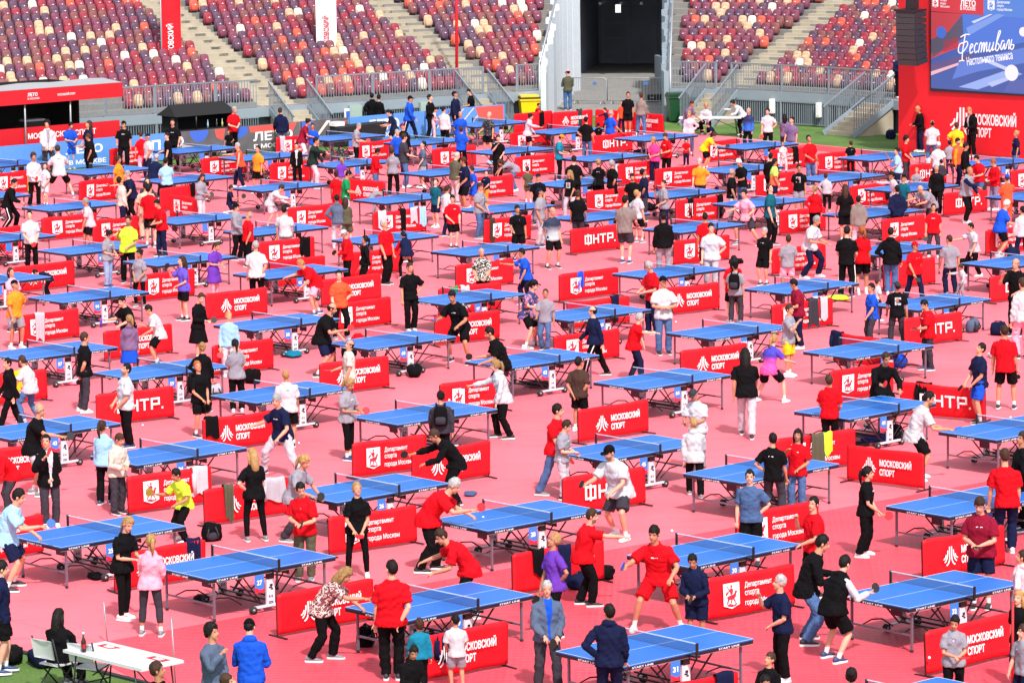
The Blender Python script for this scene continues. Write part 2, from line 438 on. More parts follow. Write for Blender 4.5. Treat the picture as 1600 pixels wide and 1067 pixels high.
for k in range(NROW):
    line = np.array([off(row_o(k)+0.36, i) for i in range(3, len(BASE)-4)])
    seg = np.linalg.norm(np.diff(line, axis=0), axis=1); cum = np.concatenate([[0], np.cumsum(seg)])
    for d in np.arange(0.2+0.24*(k % 2), cum[-1], 0.405):
        i = int(np.searchsorted(cum, d))-1; i = max(0, min(i, len(seg)-1))
        f = (d-cum[i])/seg[i]; q = line[i]*(1-f)+line[i+1]*f; bi = i+3
        if ENDS[k][0]-1 <= bi <= ENDS[k][1]+1: continue
        if any(abs(np.dot(q-BASE[ia], tang[ia])) < hw*0.62+0.2 and abs(bi-ia) < 25 for ia, hw in AISLES): continue
        z = row_z(k); x, y = proj((*q, z+0.4))
        if not (-15 < x < 1612 and -14 < y): continue
        if x > 1418 and y < 250: continue                # behind the screen wall
        if x < 190 and y > 133: continue                 # behind the booth
        n_ = NRM[bi]
        seats.append((q, z, math.atan2(n_[1], n_[0])-math.pi/2, rng.choice(len(SEATC), p=np.array(SEATW)/sum(SEATW)), x, y, k))
sc = [s for s in seats]
sc.sort(key=lambda s: math.hypot(s[0][0], s[0][1]))
names = list(SEATC)
rest = MB()
for n_s, (q, z, rz, ci, x, y, k) in enumerate(sc):
    nm = names[ci]
    if n_s < 296 and y > 2:
        tag(link("stadium_seat", seat_me[nm], None, (*q, z), rz), f"{nm} plastic folding seat, one of many of its colour on the terraces", "seat", f"{nm} seats on the terraces")
    else:
        seat_geo(rest, Matrix.Translation((*q, z)) @ Matrix.Rotation(rz, 4, 'Z'), MATS["seat_plastic_"+nm.replace(" ", "_")])
o = rest.obj("distant_seats"); o["kind"] = "stuff"; tag(o, "mass of coloured seats filling the upper rows of the terraces", "seats")

# ------------------------------------------------------------------ railings
def railing(name, label, pts, h, gap=0.115, parent=None, cat="railing", bar_w=0.03, panel=None):
    """vertical bars between two rails along pts (each a 3-D foot point)"""
    t = thing(name, label, cat, (0,0,0))
    bars = MB(); top = MB(); bot = MB(); posts = MB()
    pts = [Vector(p) for p in pts]
    for a, b in zip(pts[:-1], pts[1:]):
        L = (b-a).length; n = max(1, round(L/gap))
        for j in range(n):
            p = a.lerp(b, (j+0.5)/n)
            bars.bar(p+Vector((0,0,.05)), p+Vector((0,0,h-.02)), bar_w, bar_w*0.6, M_rail)
        top.bar(a+Vector((0,0,h)), b+Vector((0,0,h)), 0.06, 0.05, M_rail)
        bot.bar(a+Vector((0,0,.06)), b+Vector((0,0,.06)), 0.05, 0.04, M_rail)
    acc = 0; posts.bar(pts[0], pts[0]+Vector((0,0,h)), .07, .07, M_rail)
    for a, b in zip(pts[:-1], pts[1:]):
        acc += (b-a).length
        if acc > 1.9: posts.bar(b, b+Vector((0,0,h)), .07, .07, M_rail); acc = 0
    bars.obj("bars", t); top.obj("top_rail", t); bot.obj("bottom_rail", t); posts.obj("posts", t)
    return t
def curve_pts(i0, i1, o, z, step=4):
    ii = list(range(i0, i1, step))+[i1]
    return [(*off(o, i), z) for i in ii]
st = [a[0] for a in AISLES]
railing("deck_railing", "grey bar railing on the ledge behind the red booth and black tent", curve_pts(3, st[0]-4, 0.05, DECK+.02), 1.05)
railing("deck_railing", "grey bar railing on the ledge left of the tunnel, between the two stairs", curve_pts(st[0]+4, st[1]-3, 0.05, DECK+.02), 1.05)
railing("deck_railing", "short grey bar railing on the ledge beside the pale tunnel wall", curve_pts(st[1]+3, I_TL, 0.05, DECK+.02), 1.05)
railing("deck_railing", "short grey bar railing just right of the tunnel, above the green bin", curve_pts(I_TR, st[2]-3, 0.05, DECK+.02), 1.05)
railing("deck_railing", "long grey bar railing in front of the seats beside the big screen", curve_pts(st[2]+4, st[3]-4, 0.05, DECK+.02), 1.05)
railing("bar_fence", "grey bar fence under the ledge, behind the red booth and black tent", curve_pts(3, st[0]-4, -0.03, 0.01), 0.9, 0.10)
railing("bar_fence", "grey bar fence under the ledge, behind the blue boards left of the tunnel", curve_pts(st[0]+4, st[1]-3, -0.03, 0.01), 0.9, 0.10)
railing("bar_fence", "grey bar fence under the ledge, facing the lawn beside the big screen", curve_pts(st[2]+4, st[3]-4, -0.03, 0.01), 0.9, 0.10)
# stairs from the ledge down to the lawn
def stair(i, label, wid, rails):
    b, n, t_ = BASE[i], -NRM[i], tang[i]
    t = thing("stair", label, "stairs", (*b, 0), math.atan2(n[1], n[0])+math.pi/2)
    s = MB(); N = 7
    for k in range(N):
        z1 = DECK*(1-(k+1)/(N+1)); s.box(-wid/2, wid/2, -0.28*(k+1), -0.28*k, 0, z1, M_step)
    s.obj("steps", t)
    for sx in rails:
        r = MB(); x = sx*(wid/2+0.06)
        for j in range(18):
            y = -2.1*(j+.5)/18; zb = DECK*(1+y/2.25)
            r.bar((x, y, max(zb-.1, 0)), (x, y, zb+1.0), .03, .02, M_rail)
        r.bar((x, 0, DECK+1.0), (x, -2.15, DECK*(1-2.15/2.25)+1.0), .06, .05, M_rail)
        r.bar((x, 0, DECK-.05), (x, -2.15, .03), .05, .22, M_greywall)
        r.obj("side_rail", t)
    return t
stair(st[0], "pale concrete stairs between grey rails behind the board reading summer", 1.5, (-1, 1))
stair(idx_at_px(738), "concrete stairs with grey rails next to the yellow bin", 1.3, (-1, 1))
stair(st[2], "pale concrete stairs with a grey rail behind the white folding table on the lawn", 1.3, (-1, 1))
stair(st[3]-5, "pale concrete stairs rising beside the edge of the big red screen wall", 1.5, (-1, 1))

# ------------------------------------------------------------------ tunnel
tl0, tr0 = unproj(842, 169), unproj(1046, 168)
tl1, tr1 = unproj(898, 121), unproj(1044, 121)
tp = thing("tunnel_portal", "wide dark players' tunnel with pale side walls between the terraces", "tunnel", (0,0,0))
def wall_poly(m, pts, material): m.add(pts, [tuple(range(len(pts)))], material)
def prism_wall(m, a, b, z0a, z1a, z0b, z1b, th_, material):
    a, b = Vector(a), Vector(b); d = (b-a); d.z = 0; d.normalize(); n = Vector((-d.y, d.x, 0))*th_
    vs = [Vector((a.x,a.y,z0a)), Vector((b.x,b.y,z0b)), Vector((b.x,b.y,z1b)), Vector((a.x,a.y,z1a))]
    vs += [v+n for v in vs]
    m.add(vs, [(0,1,2,3),(7,6,5,4),(0,4,5,1),(1,5,6,2),(2,6,7,3),(3,7,4,0)], material)
w = MB(); prism_wall(w, tl0, tl1, 0, 1.5, 0, 4.9, 0.35, mat("sunlit_tunnel_wall", lin((196, 202, 210)), 0.75, var=0.05)); w.obj("west_side_wall", tp)  # wall colour lightened to paint in the sunlight on the west side
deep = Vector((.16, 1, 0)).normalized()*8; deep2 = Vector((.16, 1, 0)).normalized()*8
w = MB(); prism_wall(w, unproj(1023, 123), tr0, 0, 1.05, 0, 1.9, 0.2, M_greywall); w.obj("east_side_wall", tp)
w = MB()
A_, B_ = tl1+Vector((0.004,0,0)), tr1-Vector((0.004,0,0)); C_, D_ = B_+deep2, A_+deep
up = Vector((0,0,3.6))
wall_poly(w, [A_, D_, D_+up, A_+up], M_inner); wall_poly(w, [C_, B_, B_+up, C_+up], M_inner)
wall_poly(w, [D_, C_, C_+up, D_+up], M_inner); wall_poly(w, [A_+up, D_+up, C_+up, B_+up], M_inner)
w.obj("inner_walls", tp)
w = MB()
up2 = Vector((0,0,3.82))
w.bar(tl1+up2-Vector((1.0,0.3,0)), tr1+up2+Vector((1.6,-0.3,0)), 0.7, 0.5, M_greywall); w.obj("lintel", tp)
w = MB()
for fx in (0.28, 0.5, 0.72):
    p = A_.lerp(B_, fx)+Vector((0,0,3.3)); w.bar(p, p+Vector((1.0,7.5,0)), .12, .12, M_greywall)
w.obj("ceiling_ducts", tp)
w = MB()
for fz in range(5): w.bar(D_.lerp(C_, .05)+Vector((0,-.06,.5+fz*.7)), D_.lerp(C_, .95)+Vector((0,-.06,.5+fz*.7)), .05, .06, M_greywall)
for fx in (.05, .35, .65, .95): w.bar(D_.lerp(C_, fx)+Vector((0,-.12,0)), D_.lerp(C_, fx)+Vector((0,-.12,3.4)), .08, .06, M_greywall)
w.obj("back_gate", tp)
w = MB(); p = A_.lerp(B_, .47)+Vector((0,-0.4,3.1)); w.box(-.12,.12,-.03,.03,-.18,.18, M_white, Matrix.Translation(p)); w.obj("hanging_sign", tp)
w = MB(); p = tl0.lerp(tl1, 0.62); q = tl0.lerp(tl1, 0.78)
prism_wall(w, p+Vector((.02,0,0)), q+Vector((.02,0,0)), 0.0, 2.3, 0, 2.3, -0.03, mat("grey_blue_door", lin((120, 134, 156)), 0.6)); w.obj("side_door", tp)
w = MB(); p = tl0.lerp(tl1, 0.35)
for fx in (.25,.5,.55): 
    p = tl0.lerp(tl1, fx); w.bar(p+Vector((.06,-.02,0.3)), p+Vector((.06,-.02,1.2+3.0*fx)), .05, .05, M_rail)
w.obj("wall_conduit", tp)
flat("tunnel_path", [tl0+Vector((-.4,-3.2,0)), unproj(1052, 183), tr0, tr1, tr1+deep2, tl1+deep, tl1, tl0], 0.006, M_conc)
# stepped parapets that close the terraces towards the tunnel
for i, lab, pm in ((I_TL, "stepped pale grey parapet rising on the tunnel's west side", -1), (I_TR, "pale grey parapet and post rising on the tunnel's east side", 1)):
    t = thing("tunnel_parapet", lab, "parapet")
    m = MB(); e_ = [off(row_o(k)-.1, row_end(max(k-0, 0), pm)) for k in range(NROW)]
    e_.insert(0, off(.02, i))
    for k in range(NROW):
        p, q = e_[k], e_[k+1]; z1 = row_z(k)+.55
        prism_wall(m, (*p, 0), (*(q+(p-q)*.004), 0), 0, z1, 0, z1, .25*(1 if pm > 0 else -1), MATS['sunlit_tunnel_wall'] if pm < 0 else M_greywall)  # west parapet gets the paler sunlit colour, east one stays grey
    m.obj("stepped_wall", t)
    r = MB(); p = e_[0]; q = e_[-1]
    r.tube([(*p, DECK+1.1), (*q, row_z(NROW)+1.25)], .04, M_steel, 6); r.tube([(*p, 0.0), (*p, DECK+1.1)], .05, M_steel, 6); r.obj("handrail", t)
# ------------------------------------------------------------------ emblem, crest and letters used on cloth and boards
def ribbon(m, pts, w, y0, y1, material):
    """a flat stroke of width w along (x,z) points"""
    n = len(pts); L = []; Rr = []
    for i, p in enumerate(pts):
        a = pts[max(i-1, 0)]; b = pts[min(i+1, n-1)]
        dx, dz = b[0]-a[0], b[1]-a[1]; l = math.hypot(dx, dz) or 1
        L.append((p[0]-dz/l*w/2, p[1]+dx/l*w/2)); Rr.append((p[0]+dz/l*w/2, p[1]-dx/l*w/2))
    for i in range(n-1): m.poly([L[i], L[i+1], Rr[i+1], Rr[i]], y0, y1, material)
def emblem(m, s, x, z, y, material):
    """tower of strokes that fan out to both sides, s high, about s wide"""
    for sg in (-1, 1):
        m.poly([(x+sg*(.035*s), z+1.0*s), (x+sg*.105*s, z+1.0*s), (x+sg*.105*s, z+.46*s), (x+sg*.035*s, z+.5*s)], y-.004, y, material)
        for x0, zt, xe, ze, w in ((.07, .48, .30, .04, .075), (.19, .82, .42, .20, .07), (.31, .60, .50, .36, .065)):
            pts = []
            for i in range(7):
                u = i/6
                bx = (1-u)**2*x0+2*u*(1-u)*x0*1.05+u*u*xe; bz = (1-u)**2*zt+2*u*(1-u)*(ze+.22*(zt-ze))+u*u*ze
                pts.append((x+sg*bx*s, z+bz*s))
            ribbon(m, pts, w*s, y-.004, y, material)
def crest(m, s, x, z, y, white, red):
    """white shield with a red rider and dragon, s high"""
    w = .82*s
    m.poly([(x-w/2, z+s), (x+w/2, z+s), (x+w/2, z+.14*s), (x+w*.3, z+.09*s), (x, z), (x-w*.3, z+.09*s), (x-w/2, z+.14*s)], y-.004, y, white)
    def q(*p): m.poly([(x+a*s, z+b*s) for a, b in p], y-.007, y-.0042, red)
    q((-.2,.5),(.12,.56),(.2,.44),(.1,.36),(-.14,.36),(-.24,.42))               # horse
    q((.1,.52),(.2,.7),(.3,.66),(.24,.58),(.2,.44))                              # neck and head
    q((-.06,.56),(-.1,.76),(.0,.82),(.08,.74),(.06,.58)); q((-.05,.83),(-.05,.92),(.04,.92),(.04,.83))   # rider
    q((-.24,.9),(-.2,.9),(.24,.16),(.2,.16))                                     # spear
    q((-.1,.74),(-.3,.62),(-.3,.5),(-.16,.62))                                   # cloak
    q((-.2,.38),(-.26,.2),(-.2,.2),(-.12,.38)); q((.06,.38),(.14,.26),(.2,.28),(.13,.38)); q((-.02,.38),(-.06,.22),(0,.22),(.04,.38))
    q((-.26,.16),(-.08,.21),(.1,.14),(.3,.2),(.2,.1),(.0,.07),(-.18,.11))        # dragon
def fntr(m, s, x, z, y, material):
    """the letters of the federation, drawn with square strokes; s = height"""
    t = .17*s
    def r(x0, x1, z0, z1): m.poly([(x+x0*s, z+z0*s), (x+x1*s, z+z0*s), (x+x1*s, z+z1*s), (x+x0*s, z+z1*s)], y-.004, y, material)
    T = .17
    r(0, 1.0, .83, 1); r(0, 1.0, 0, T); r(0, T, T, .83); r(1-T, 1, T, .83); r(.5-T/2, .5+T/2, -.1, 1.1)
    r(1.22, 1.22+T, 0, 1); r(2.05-T, 2.05, 0, 1); r(1.22+T, 2.05-T, .42, .42+T)
    r(2.2, 3.1, .83, 1); r(2.65-T/2, 2.65+T/2, 0, .83)
    r(3.28, 3.28+T, 0, 1); r(3.28+T, 4.15, .83, 1); r(4.15-T, 4.15, .36, .83); r(3.28+T, 4.15-T, .36, .36+T)
    r(4.3, 4.3+T, 0, T)

def plane_pt(x, y, P, n):
    """where the sight line of a photo pixel meets the upright plane through P with normal n"""
    a = unproj(x, y, 0.0); c = Vector((0, 0, CAM_H)); d = a-c
    if abs(d.z) < 1e-6: d.z = 1e-6
    t = (P-c).dot(n)/d.dot(n); return c+d*t

# ------------------------------------------------------------------ advertising boards along the touchline
BRZ = math.atan2(ld.y, ld.x)
def board_s(px, py=None):                                      # distance along the line at a pixel column
    lo, hi = -40.0, 40.0
    for _ in range(50):
        mid = (lo+hi)/2
        if proj(LINE_P+ld*mid)[0] < px: lo = mid
        else: hi = mid
    return lo
def board(label, px0, px1, h, base, deco):
    s0, s1 = board_s(px0), board_s(px1)
    o = LINE_P+ld*s0; L = s1-s0-.02
    t = thing("advertising_board", label, "advertising board", o, BRZ)
    m = MB(); m.box(0, L, 0, .09, .03, h, base); m.obj("panel", t)
    m = MB()
    for x in (.15, L-.15): m.box(x-.04, x+.04, -.02, .5, 0, .03, M_black); m.bar((x, .45, .02), (x, .1, h*.8), .04, .04, M_black)
    m.obj("stand_feet", t)
    deco(t, L, h)
    return t
def shape(t, name, polys):
    m = MB()
    for pts, material, d in polys: m.poly(pts, -.002-d*.002, -.0005+0*d, material)
    m.obj(name, t)
def arc(cx, cz, r, a0, a1, n=10): return [(cx+r*math.cos(R(a0+(a1-a0)*i/n)), cz+r*math.sin(R(a0+(a1-a0)*i/n))) for i in range(n+1)]
def d_stripes(t, L, h):
    shape(t, "coral_stripes", [([(x, .04), (x+.03, .04), (x+.03, h*.6), (x, h*.6)], M_coral, 0) for x in np.arange(.1, 1.6, .12)])
    fit_text("ЛЕТО", M_print, L*.24, h*.30, L*.66, h*.52, -.004, t, bold=.03)
    fit_text("В МОСКВЕ", M_print, L*.24, h*.16, L*.68, h*.15, -.004, t, bold=.02)
board("pale blue board at the red booth with coral stripes and white lettering", -60, 186, 1.02, M_blueboard, d_stripes)
def d_lo(t, L, h):
    fit_text("Л", M_print, .5, h*.42, L*.62, h*.36, -.004, t, bold=.02)
board("plain light blue board behind the barrier under the black tent's pole", 188, 262, 1.0, M_blueboard, d_lo)
def d_arcs(t, L, h):
    shape(t, "blue_arcs", [(arc(L*.46, h*.99, h*.42, 180, 360), M_bluemid, 0), ([(L*.70, h*.98), (L*.86, h*.98), (L*.82, h*.55), (L*.72, h*.7)], M_coral, 0),
        ([(L*.2, h*.55), (L*.5, h*.36), (L*.9, h*.2), (L*.9, h*.1), (L*.5, h*.25), (L*.2, h*.42)], M_glow, 0)])
    shape(t, "white_ring", [(arc(L*.16, h*.66, h*.2, 0, 350), M_print, 1), (arc(L*.16, h*.66, h*.12, 0, 350), M_greyboard, 2)])
board("grey board with blue arcs and a white ring under the black tent", 264, 368, 1.0, M_greyboard, d_arcs)
def d_leto(t, L, h):
    shape(t, "colour_patches", [(arc(L*.05, h*.99, h*.4, 180, 360), M_bluemid, 0), ([(L*.2, h*.98), (L*.95, h*.98), (L*.88, h*.66), (L*.22, h*.76)], M_coral, 0)])
    fit_text("ЛЕТО", M_print, L*.62, h*.34, L*.26, h*.42, -.006, t, bold=.03)
    fit_text("В МОСКВЕ", M_print, L*.6, h*.17, L*.27, h*.14, -.006, t, bold=.02)
board("grey board lettered ЛЕТО В МОСКВЕ beneath the person in the dark hoodie", 370, 470, 1.0, M_greyboard, d_leto)
def d_streak(t, L, h):
    shape(t, "streaks", [([(0, h*.98), (L*.28, h*.98), (L*.1, h*.6), (0, h*.6)], M_bluemid, 0), ([(L*.2, h*.2), (L*.26, h*.2), (L*.62, h*.96), (L*.54, h*.96)], M_glow, 0),
        ([(L*.5, h*.1), (L*.62, h*.1), (L*.98, h*.9), (L*.86, h*.9)], M_coral, 0)])
board("dark grey board with slanting coral and pale streaks before the pale stairs", 472, 545, 1.0, M_greyboard, d_streak)
def d_leto2(t, L, h):
    fit_text("ЛЕТО", M_print, L*.42, h*.42, L*.24, h*.42, -.004, t, bold=.03)
    fit_text("В МОСКВЕ", M_print, L*.36, h*.17, L*.32, h*.16, -.004, t, bold=.02)
board("sky blue board lettered ЛЕТО В МОСКВЕ behind the black covered table", 547, 664, 1.0, M_blueboard, d_leto2)
def d_lines(t, L, h):
    shape(t, "streaks", [([(L*a, .05), (L*a+.06, .05), (L*a+1.1, h*.96), (L*a+1.04, h*.96)], M_glow, 0) for a in (.05, .2, .33, .47)])
    shape(t, "coral_corner", [([(L*.62, h*.98), (L*.98, h*.98), (L*.98, h*.35), (L*.66, h*.6)], M_coral, 1), ([(L*.64, .04), (L*.98, .04), (L*.98, h*.33), (L*.66, h*.56)], M_greyboard, 1)])
board("blue board with pale streaks and a coral and grey end near the yellow bin", 666, 790, 1.0, M_blueboard, d_lines)

# ------------------------------------------------------------------ red booth behind the boards, black tent
BP = LINE_P-ln_in*1.3
bt = thing("red_booth", "long red booth with a banner roof, dark inside, behind the pale blue board", "booth", BP, BRZ)
Mi = (Matrix.Translation(BP) @ Matrix.Rotation(BRZ, 4, 'Z')).inverted()
def booth_xy(x, y, back=0.0):
    p = plane_pt(x, y, BP-ln_in*back, ln_in); q = Mi @ p; return q.x, q.z
xl, zt = booth_xy(-8, 203); xr, zt2 = booth_xy(187, 188); _, zc = booth_xy(95, 135); _, zc2 = booth_xy(95, 158)
xl -= 5
m = MB(); m.box(xl, xr, 0, .1, .0, zt2, M_redwall); m.obj("counter_front", bt)
fit_text("МОСКОВСКИЙ СПОРТ", M_print, 2.9, .26, booth_xy(44, 220)[0], zt2-.42, -.003, bt, bold=.02)
m = MB(); m.box(xl, xr, -.25, -.2, zc2, zc, M_redwall); m.obj("roof_banner", bt)
fit_text("ЛЕТО", M_print, .42, .13, booth_xy(37, 150)[0], (zc+zc2)/2-.0, -.256, bt, bold=.02); fit_text("В МОСКВЕ", M_print, .5, .06, booth_xy(37, 150)[0], (zc+zc2)/2-.11, -.256, bt, bold=.01)
fit_text("МОСКОВСКИЙ СПОРТ", M_print, .75, .1, booth_xy(84, 150)[0], (zc+zc2)/2-.05, -.256, bt, bold=.01)
m = MB()
n = 14
for i in range(n):
    x0 = xl+(xr-xl)*i/n; x1 = xl+(xr-xl)*(i+1)/n; s_ = .06*math.sin(i*1.7)
    m.add([(x0,-.26,zc), (x1,-.26,zc), (x1,1.0,zc+.10+s_*.4), (x0,1.0,zc+.10+.024*math.sin((i-1)*1.7)), (x0,3.2,zc-.2), (x1,3.2,zc-.2)], [(0,1,2,3), (3,2,5,4)], mat("roof_canvas", lin((150, 150, 154)), .8))
m.obj("roof_canvas", bt)
m = MB()
for px in (37, 108): 
    x = booth_xy(px, 190)[0]; m.tube([(x, -.1, 0), (x, -.1, zc)], .035, M_steel, 8)
m.tube([(xr-.3, 2.8, 0), (xr-.3, 2.8, zc)], .035, M_steel, 8)
m.obj("poles", bt)
m = MB(); m.box(xl, xr-1.0, 3.1, 3.16, 0, zc, mat("black_drape", (0.006, 0.006, 0.008), .95)); m.box(xr-1.0, xr-.94, 1.2, 3.1, 0, zc, MATS["black_drape"]); m.obj("back_drape", bt)
m = MB(); x = booth_xy(55, 195)[0]; m.box(x, x+1.0, .7, 1.3, 0, zt2+.12, M_black); m.box(x+.1, x+.9, .72, 1.2, zt2+.13, zt2+.2, M_steel); m.obj("equipment_case", bt)
# dark gear at the mat's edge before the boards
p = unproj(15, 262)
t = thing("covered_table", "black draped table with boxes at the pitch edge before the pale blue board", "table", p+Vector((-.9, .5, 0)), BRZ)
m = MB(); m.box(-1.6, 1.9, 0, .6, .0, .62, MATS["black_drape"]); m.obj("drape", t)
m = MB(); m.box(.9, 1.4, .1, .5, .62, .86, M_black); m.box(.95, 1.35, .07, .1, .68, .8, mat("paper_label", lin((226, 214, 206)), .6)); m.obj("equipment_box", t)
p = plane_pt(320, 195, LINE_P-ln_in*1.0, ln_in)
t = thing("black_tent", "low black tent shelter with bottles inside, behind the grey boards", "tent", (p.x, p.y, 0), BRZ)
m = MB(); k = MATS["black_drape"]
m.box(-1.25, 1.25, 0.9, .95, 0, 1.55, k); m.box(-1.25, -1.2, 0, .9, 0, 1.45, k); m.box(1.2, 1.25, 0, .9, 0, 1.45, k); m.box(-1.25, 1.25, 0, .05, 0, .95, k); m.obj("walls", t)
m = MB(); m.add([(-1.4,-.15,1.45),(1.4,-.15,1.45),(1.2,.5,1.85),(-1.2,.5,1.85),(-1.4,1.1,1.45),(1.4,1.1,1.45)], [(0,1,2,3),(3,2,5,4),(0,3,4),(1,5,2)], k); m.obj("roof", t)
m = MB(); m.tube([(-.45, -.1, .95), (-.45, -.1, 1.45)], .03, M_black, 6); m.obj("pole", t)
for x, c in ((.15, (150,190,205)), (.55, (60,70,60)), (.8, (200,190,120))):
    t2 = thing("bottle", {150: "clear bottle", 60: "dark bottle", 200: "yellowish bottle"}[c[0]]+" on the counter of the black tent", "bottle", Vector((p.x, p.y, .95))+ld*x-ln_in*(-.0)+Vector((0,0,0)), BRZ)
    m = MB(); m.tube([(0,.02,0), (0,.02,.16), (0,.02,.2), (0,.02,.27)], [.035,.035,.015,.013], mat(f"bottle_{c[0]}", lin(c), .15), 8); m.obj("body", t2)
    m = MB(); m.tube([(0,.02,.27), (0,.02,.3)], .016, M_white, 8); m.obj("cap", t2)
# covered black table with white chest
p = unproj(552, 226)
t = thing("covered_table", "table tennis table under a black cover in front of the sky blue board", "table", p, BRZ)
m = MB(); m.add([(-1.1,-.5,.0),(1.1,-.5,.25),(1.1,.5,.25),(-1.1,.5,0),(-.9,-.45,.72),(1.35,-.45,.78),(1.2,.45,.78),(-.9,.45,.72)], [(3,2,1,0),(4,5,6,7),(0,1,5,4),(1,2,6,5),(2,3,7,6),(3,0,4,7)], MATS["black_drape"]); m.obj("cover", t)
m = MB(); m.box(-.95, -.5, -.15, .25, .75, .9, M_white); m.obj("white_box", t)

# ------------------------------------------------------------------ tall flags
def flag(label, px0, px1, base_y, cloth, ink, text, bottom_px):
    p = unproj(px0, base_y)
    t = thing("tall_flag", label, "flag", p, R(10))
    m = MB(); m.tube([(0,0,0), (0,0,7.2)], [.04,.025], M_white if ink.name != "white_print" else M_steel, 8); m.obj("pole", t)
    m = MB(); m.box(-.35,.35,-.35,.35,0,.06,M_black); m.obj("base_plate", t)
    w = (px1-px0)/41.5
    zb = plane_pt(px0, bottom_px, p, Vector((0,1,0))).z
    m = MB(); nx, nz = 7, 40; vs = []
    for j in range(nz+1):
        for i in range(nx+1):
            x = w*i/nx+.03; z = zb+(7.1-zb)*j/nz; amp = .05*i/nx
            vs.append((x, amp*math.sin(z*2.1+i*.8)-.02, z))
    fs = [(j*(nx+1)+i, j*(nx+1)+i+1, (j+1)*(nx+1)+i+1, (j+1)*(nx+1)+i) for j in range(nz) for i in range(nx)]
    m.add(vs, fs, cloth, True); c = m.obj("cloth", t)
    me = text_mesh(text, ink, .004, .02); o = link("lettering", me, c); L = max(v.co.x for v in me.vertices)
    z1 = plane_pt(px0, 25 if ink.name == 'red_print' else 38, p, Vector((0,1,0))).z
    k = 1.65/L; o.scale = (k, 1, k*1.25); o.rotation_euler = (0, -math.pi/2, 0); o.location = (w*.62, -.085, z1-1.65)
    return t
flag("tall red flag with white upright lettering, standing before the seats near the booth", 256, 287, 205, M_red, M_print, "МОСКОВСКИЙ", 166)
flag("tall white flag with red upright lettering behind the boards", 498, 530, 190, mat("white_flag_cloth", (.78,.77,.8), .8), mat("red_print", (.5,.01,.03), .7), "МОСКОВСКИЙ", 150)
p = unproj(714, 190)
t = thing("red_pole", "tall thin red pole in front of the terraces beside the aisle", "pole", p)
m = MB(); m.tube([(0,0,0),(0.1,0,8)], .06, M_redwall, 8); m.obj("shaft", t)
m = MB(); m.box(-.25,.25,-.25,.25,0,.05,M_black); m.obj("base_plate", t)

# ------------------------------------------------------------------ screen wall
WP, WQ = unproj(1404, 236), unproj(1600, 249)
wd = (WQ-WP).normalized(); wn_ = Vector((wd.y, -wd.x, 0)); WRZ = math.atan2(wd.y, wd.x)
sw = thing("screen_wall", "huge red stage wall with a glowing festival screen above МОСКОВСКИЙ СПОРТ", "screen wall", WP, WRZ)
WM = (Matrix.Translation(WP) @ Matrix.Rotation(WRZ, 4, 'Z')).inverted()
def wxy(x, y):
    q = WM @ plane_pt(x, y, WP, wn_); return q.x, q.z
m = MB(); m.box(0, 9.5, 0, .9, .02, 8.5, M_redwall); m.obj("wall_panel", sw)
def glow(name, rgb, s=1.0):
    m = mat("screen_"+name, tuple(.9*a+.03 for a in lin(rgb)), 0.4, emit=s*.86)
    m.node_tree.nodes["Principled BSDF"].inputs["Base Color"].default_value = (*[.2*a for a in lin(rgb)], 1); return m
x0, z0 = wxy(1456, 140); x1, _ = wxy(1640, 140); _, z1 = wxy(1456, 20); _, zb = wxy(1590, 148)
z0 = (z0+zb)/2-.02
zt_ = wxy(1456, -8)[1]+.6
m = MB(); m.box(x0-.03, x1, -.08, -.002, z0-.03, zt_, M_black); m.obj("screen_frame", sw)
Y = -.084
def scr(name, polys):
    mm = MB()
    for d, rgb, pts in polys: mm.poly([wxy(*p) for p in pts], Y-.002*d-.0015, Y-.002*d+.0001, glow(f"{rgb[0]}_{rgb[1]}_{rgb[2]}", rgb, .62))
    return mm.obj(name, sw)
scr("screen_picture", [
  (0, (56, 92, 172), [(1457,19),(1640,30),(1640,150),(1457,138)]),
  (1, (196, 56, 70), [(1457,19),(1506,22),(1484,50),(1457,62)]),
  (1, (84, 80, 104), [(1457,62),(1484,50),(1506,24),(1508,60),(1474,80),(1457,92)]),
  (1, (196, 44, 70), [(1476,64),(1500,58),(1500,74),(1476,82)]),
  (1, (70, 120, 220), [(1506,22),(1640,32),(1640,60),(1560,74),(1500,84),(1500,56)]),
  (2, (120, 160, 236), [(1512,44),(1560,22),(1572,24),(1516,56)]),
  (1, (214, 70, 88), [(1457,84),(1510,66),(1510,70),(1457,92)]),
  (1, (96, 84, 140), [(1457,100),(1520,84),(1520,98),(1457,116)]),
  (2, (236, 190, 200), [(1457,112),(1500,98),(1500,102),(1457,118)]),
  (2, (90, 130, 220), [(1500,98),(1640,66),(1640,92),(1530,112),(1490,124)]),
  (3, (196, 212, 250), [(1540,90),(1592,112),(1592,118),(1540,96)]),
  (2, (150, 180, 245), [(1500,136),(1580,108),(1600,116),(1530,140)]),
  (2, (76, 100, 176), [(1580,126),(1640,120),(1640,148),(1570,144)]),
  (3, (180, 200, 250), [(1545,130),(1590,116),(1592,120),(1552,136)]),
  (3, (200, 215, 250), [(1520,34),(1550,22),(1553,23),(1524,37)]),
])
def disc(px, py, r, rgb, d):
    cx, cz = wxy(px, py); rr = r/42
    mm = MB(); mm.poly(arc(cx, cz, rr, 0, 345, 23), Y-.002*d-.002, Y-.002*d, glow(f"{rgb[0]}_{rgb[1]}_{rgb[2]}", rgb, .62)); return mm.obj("screen_ball", sw)
disc(1473, 51, 9, (62, 110, 214), 4); disc(1583, 114, 12, (240, 244, 255), 5); disc(1601, 50, 7, (240, 244, 255), 5)
scr("screen_header", [(1, (214, 44, 62), [(1457,-20),(1539,-16),(1539,24),(1457,18)]), (1, (78, 134, 222), [(1539,-16),(1640,-10),(1640,32),(1539,24)])])
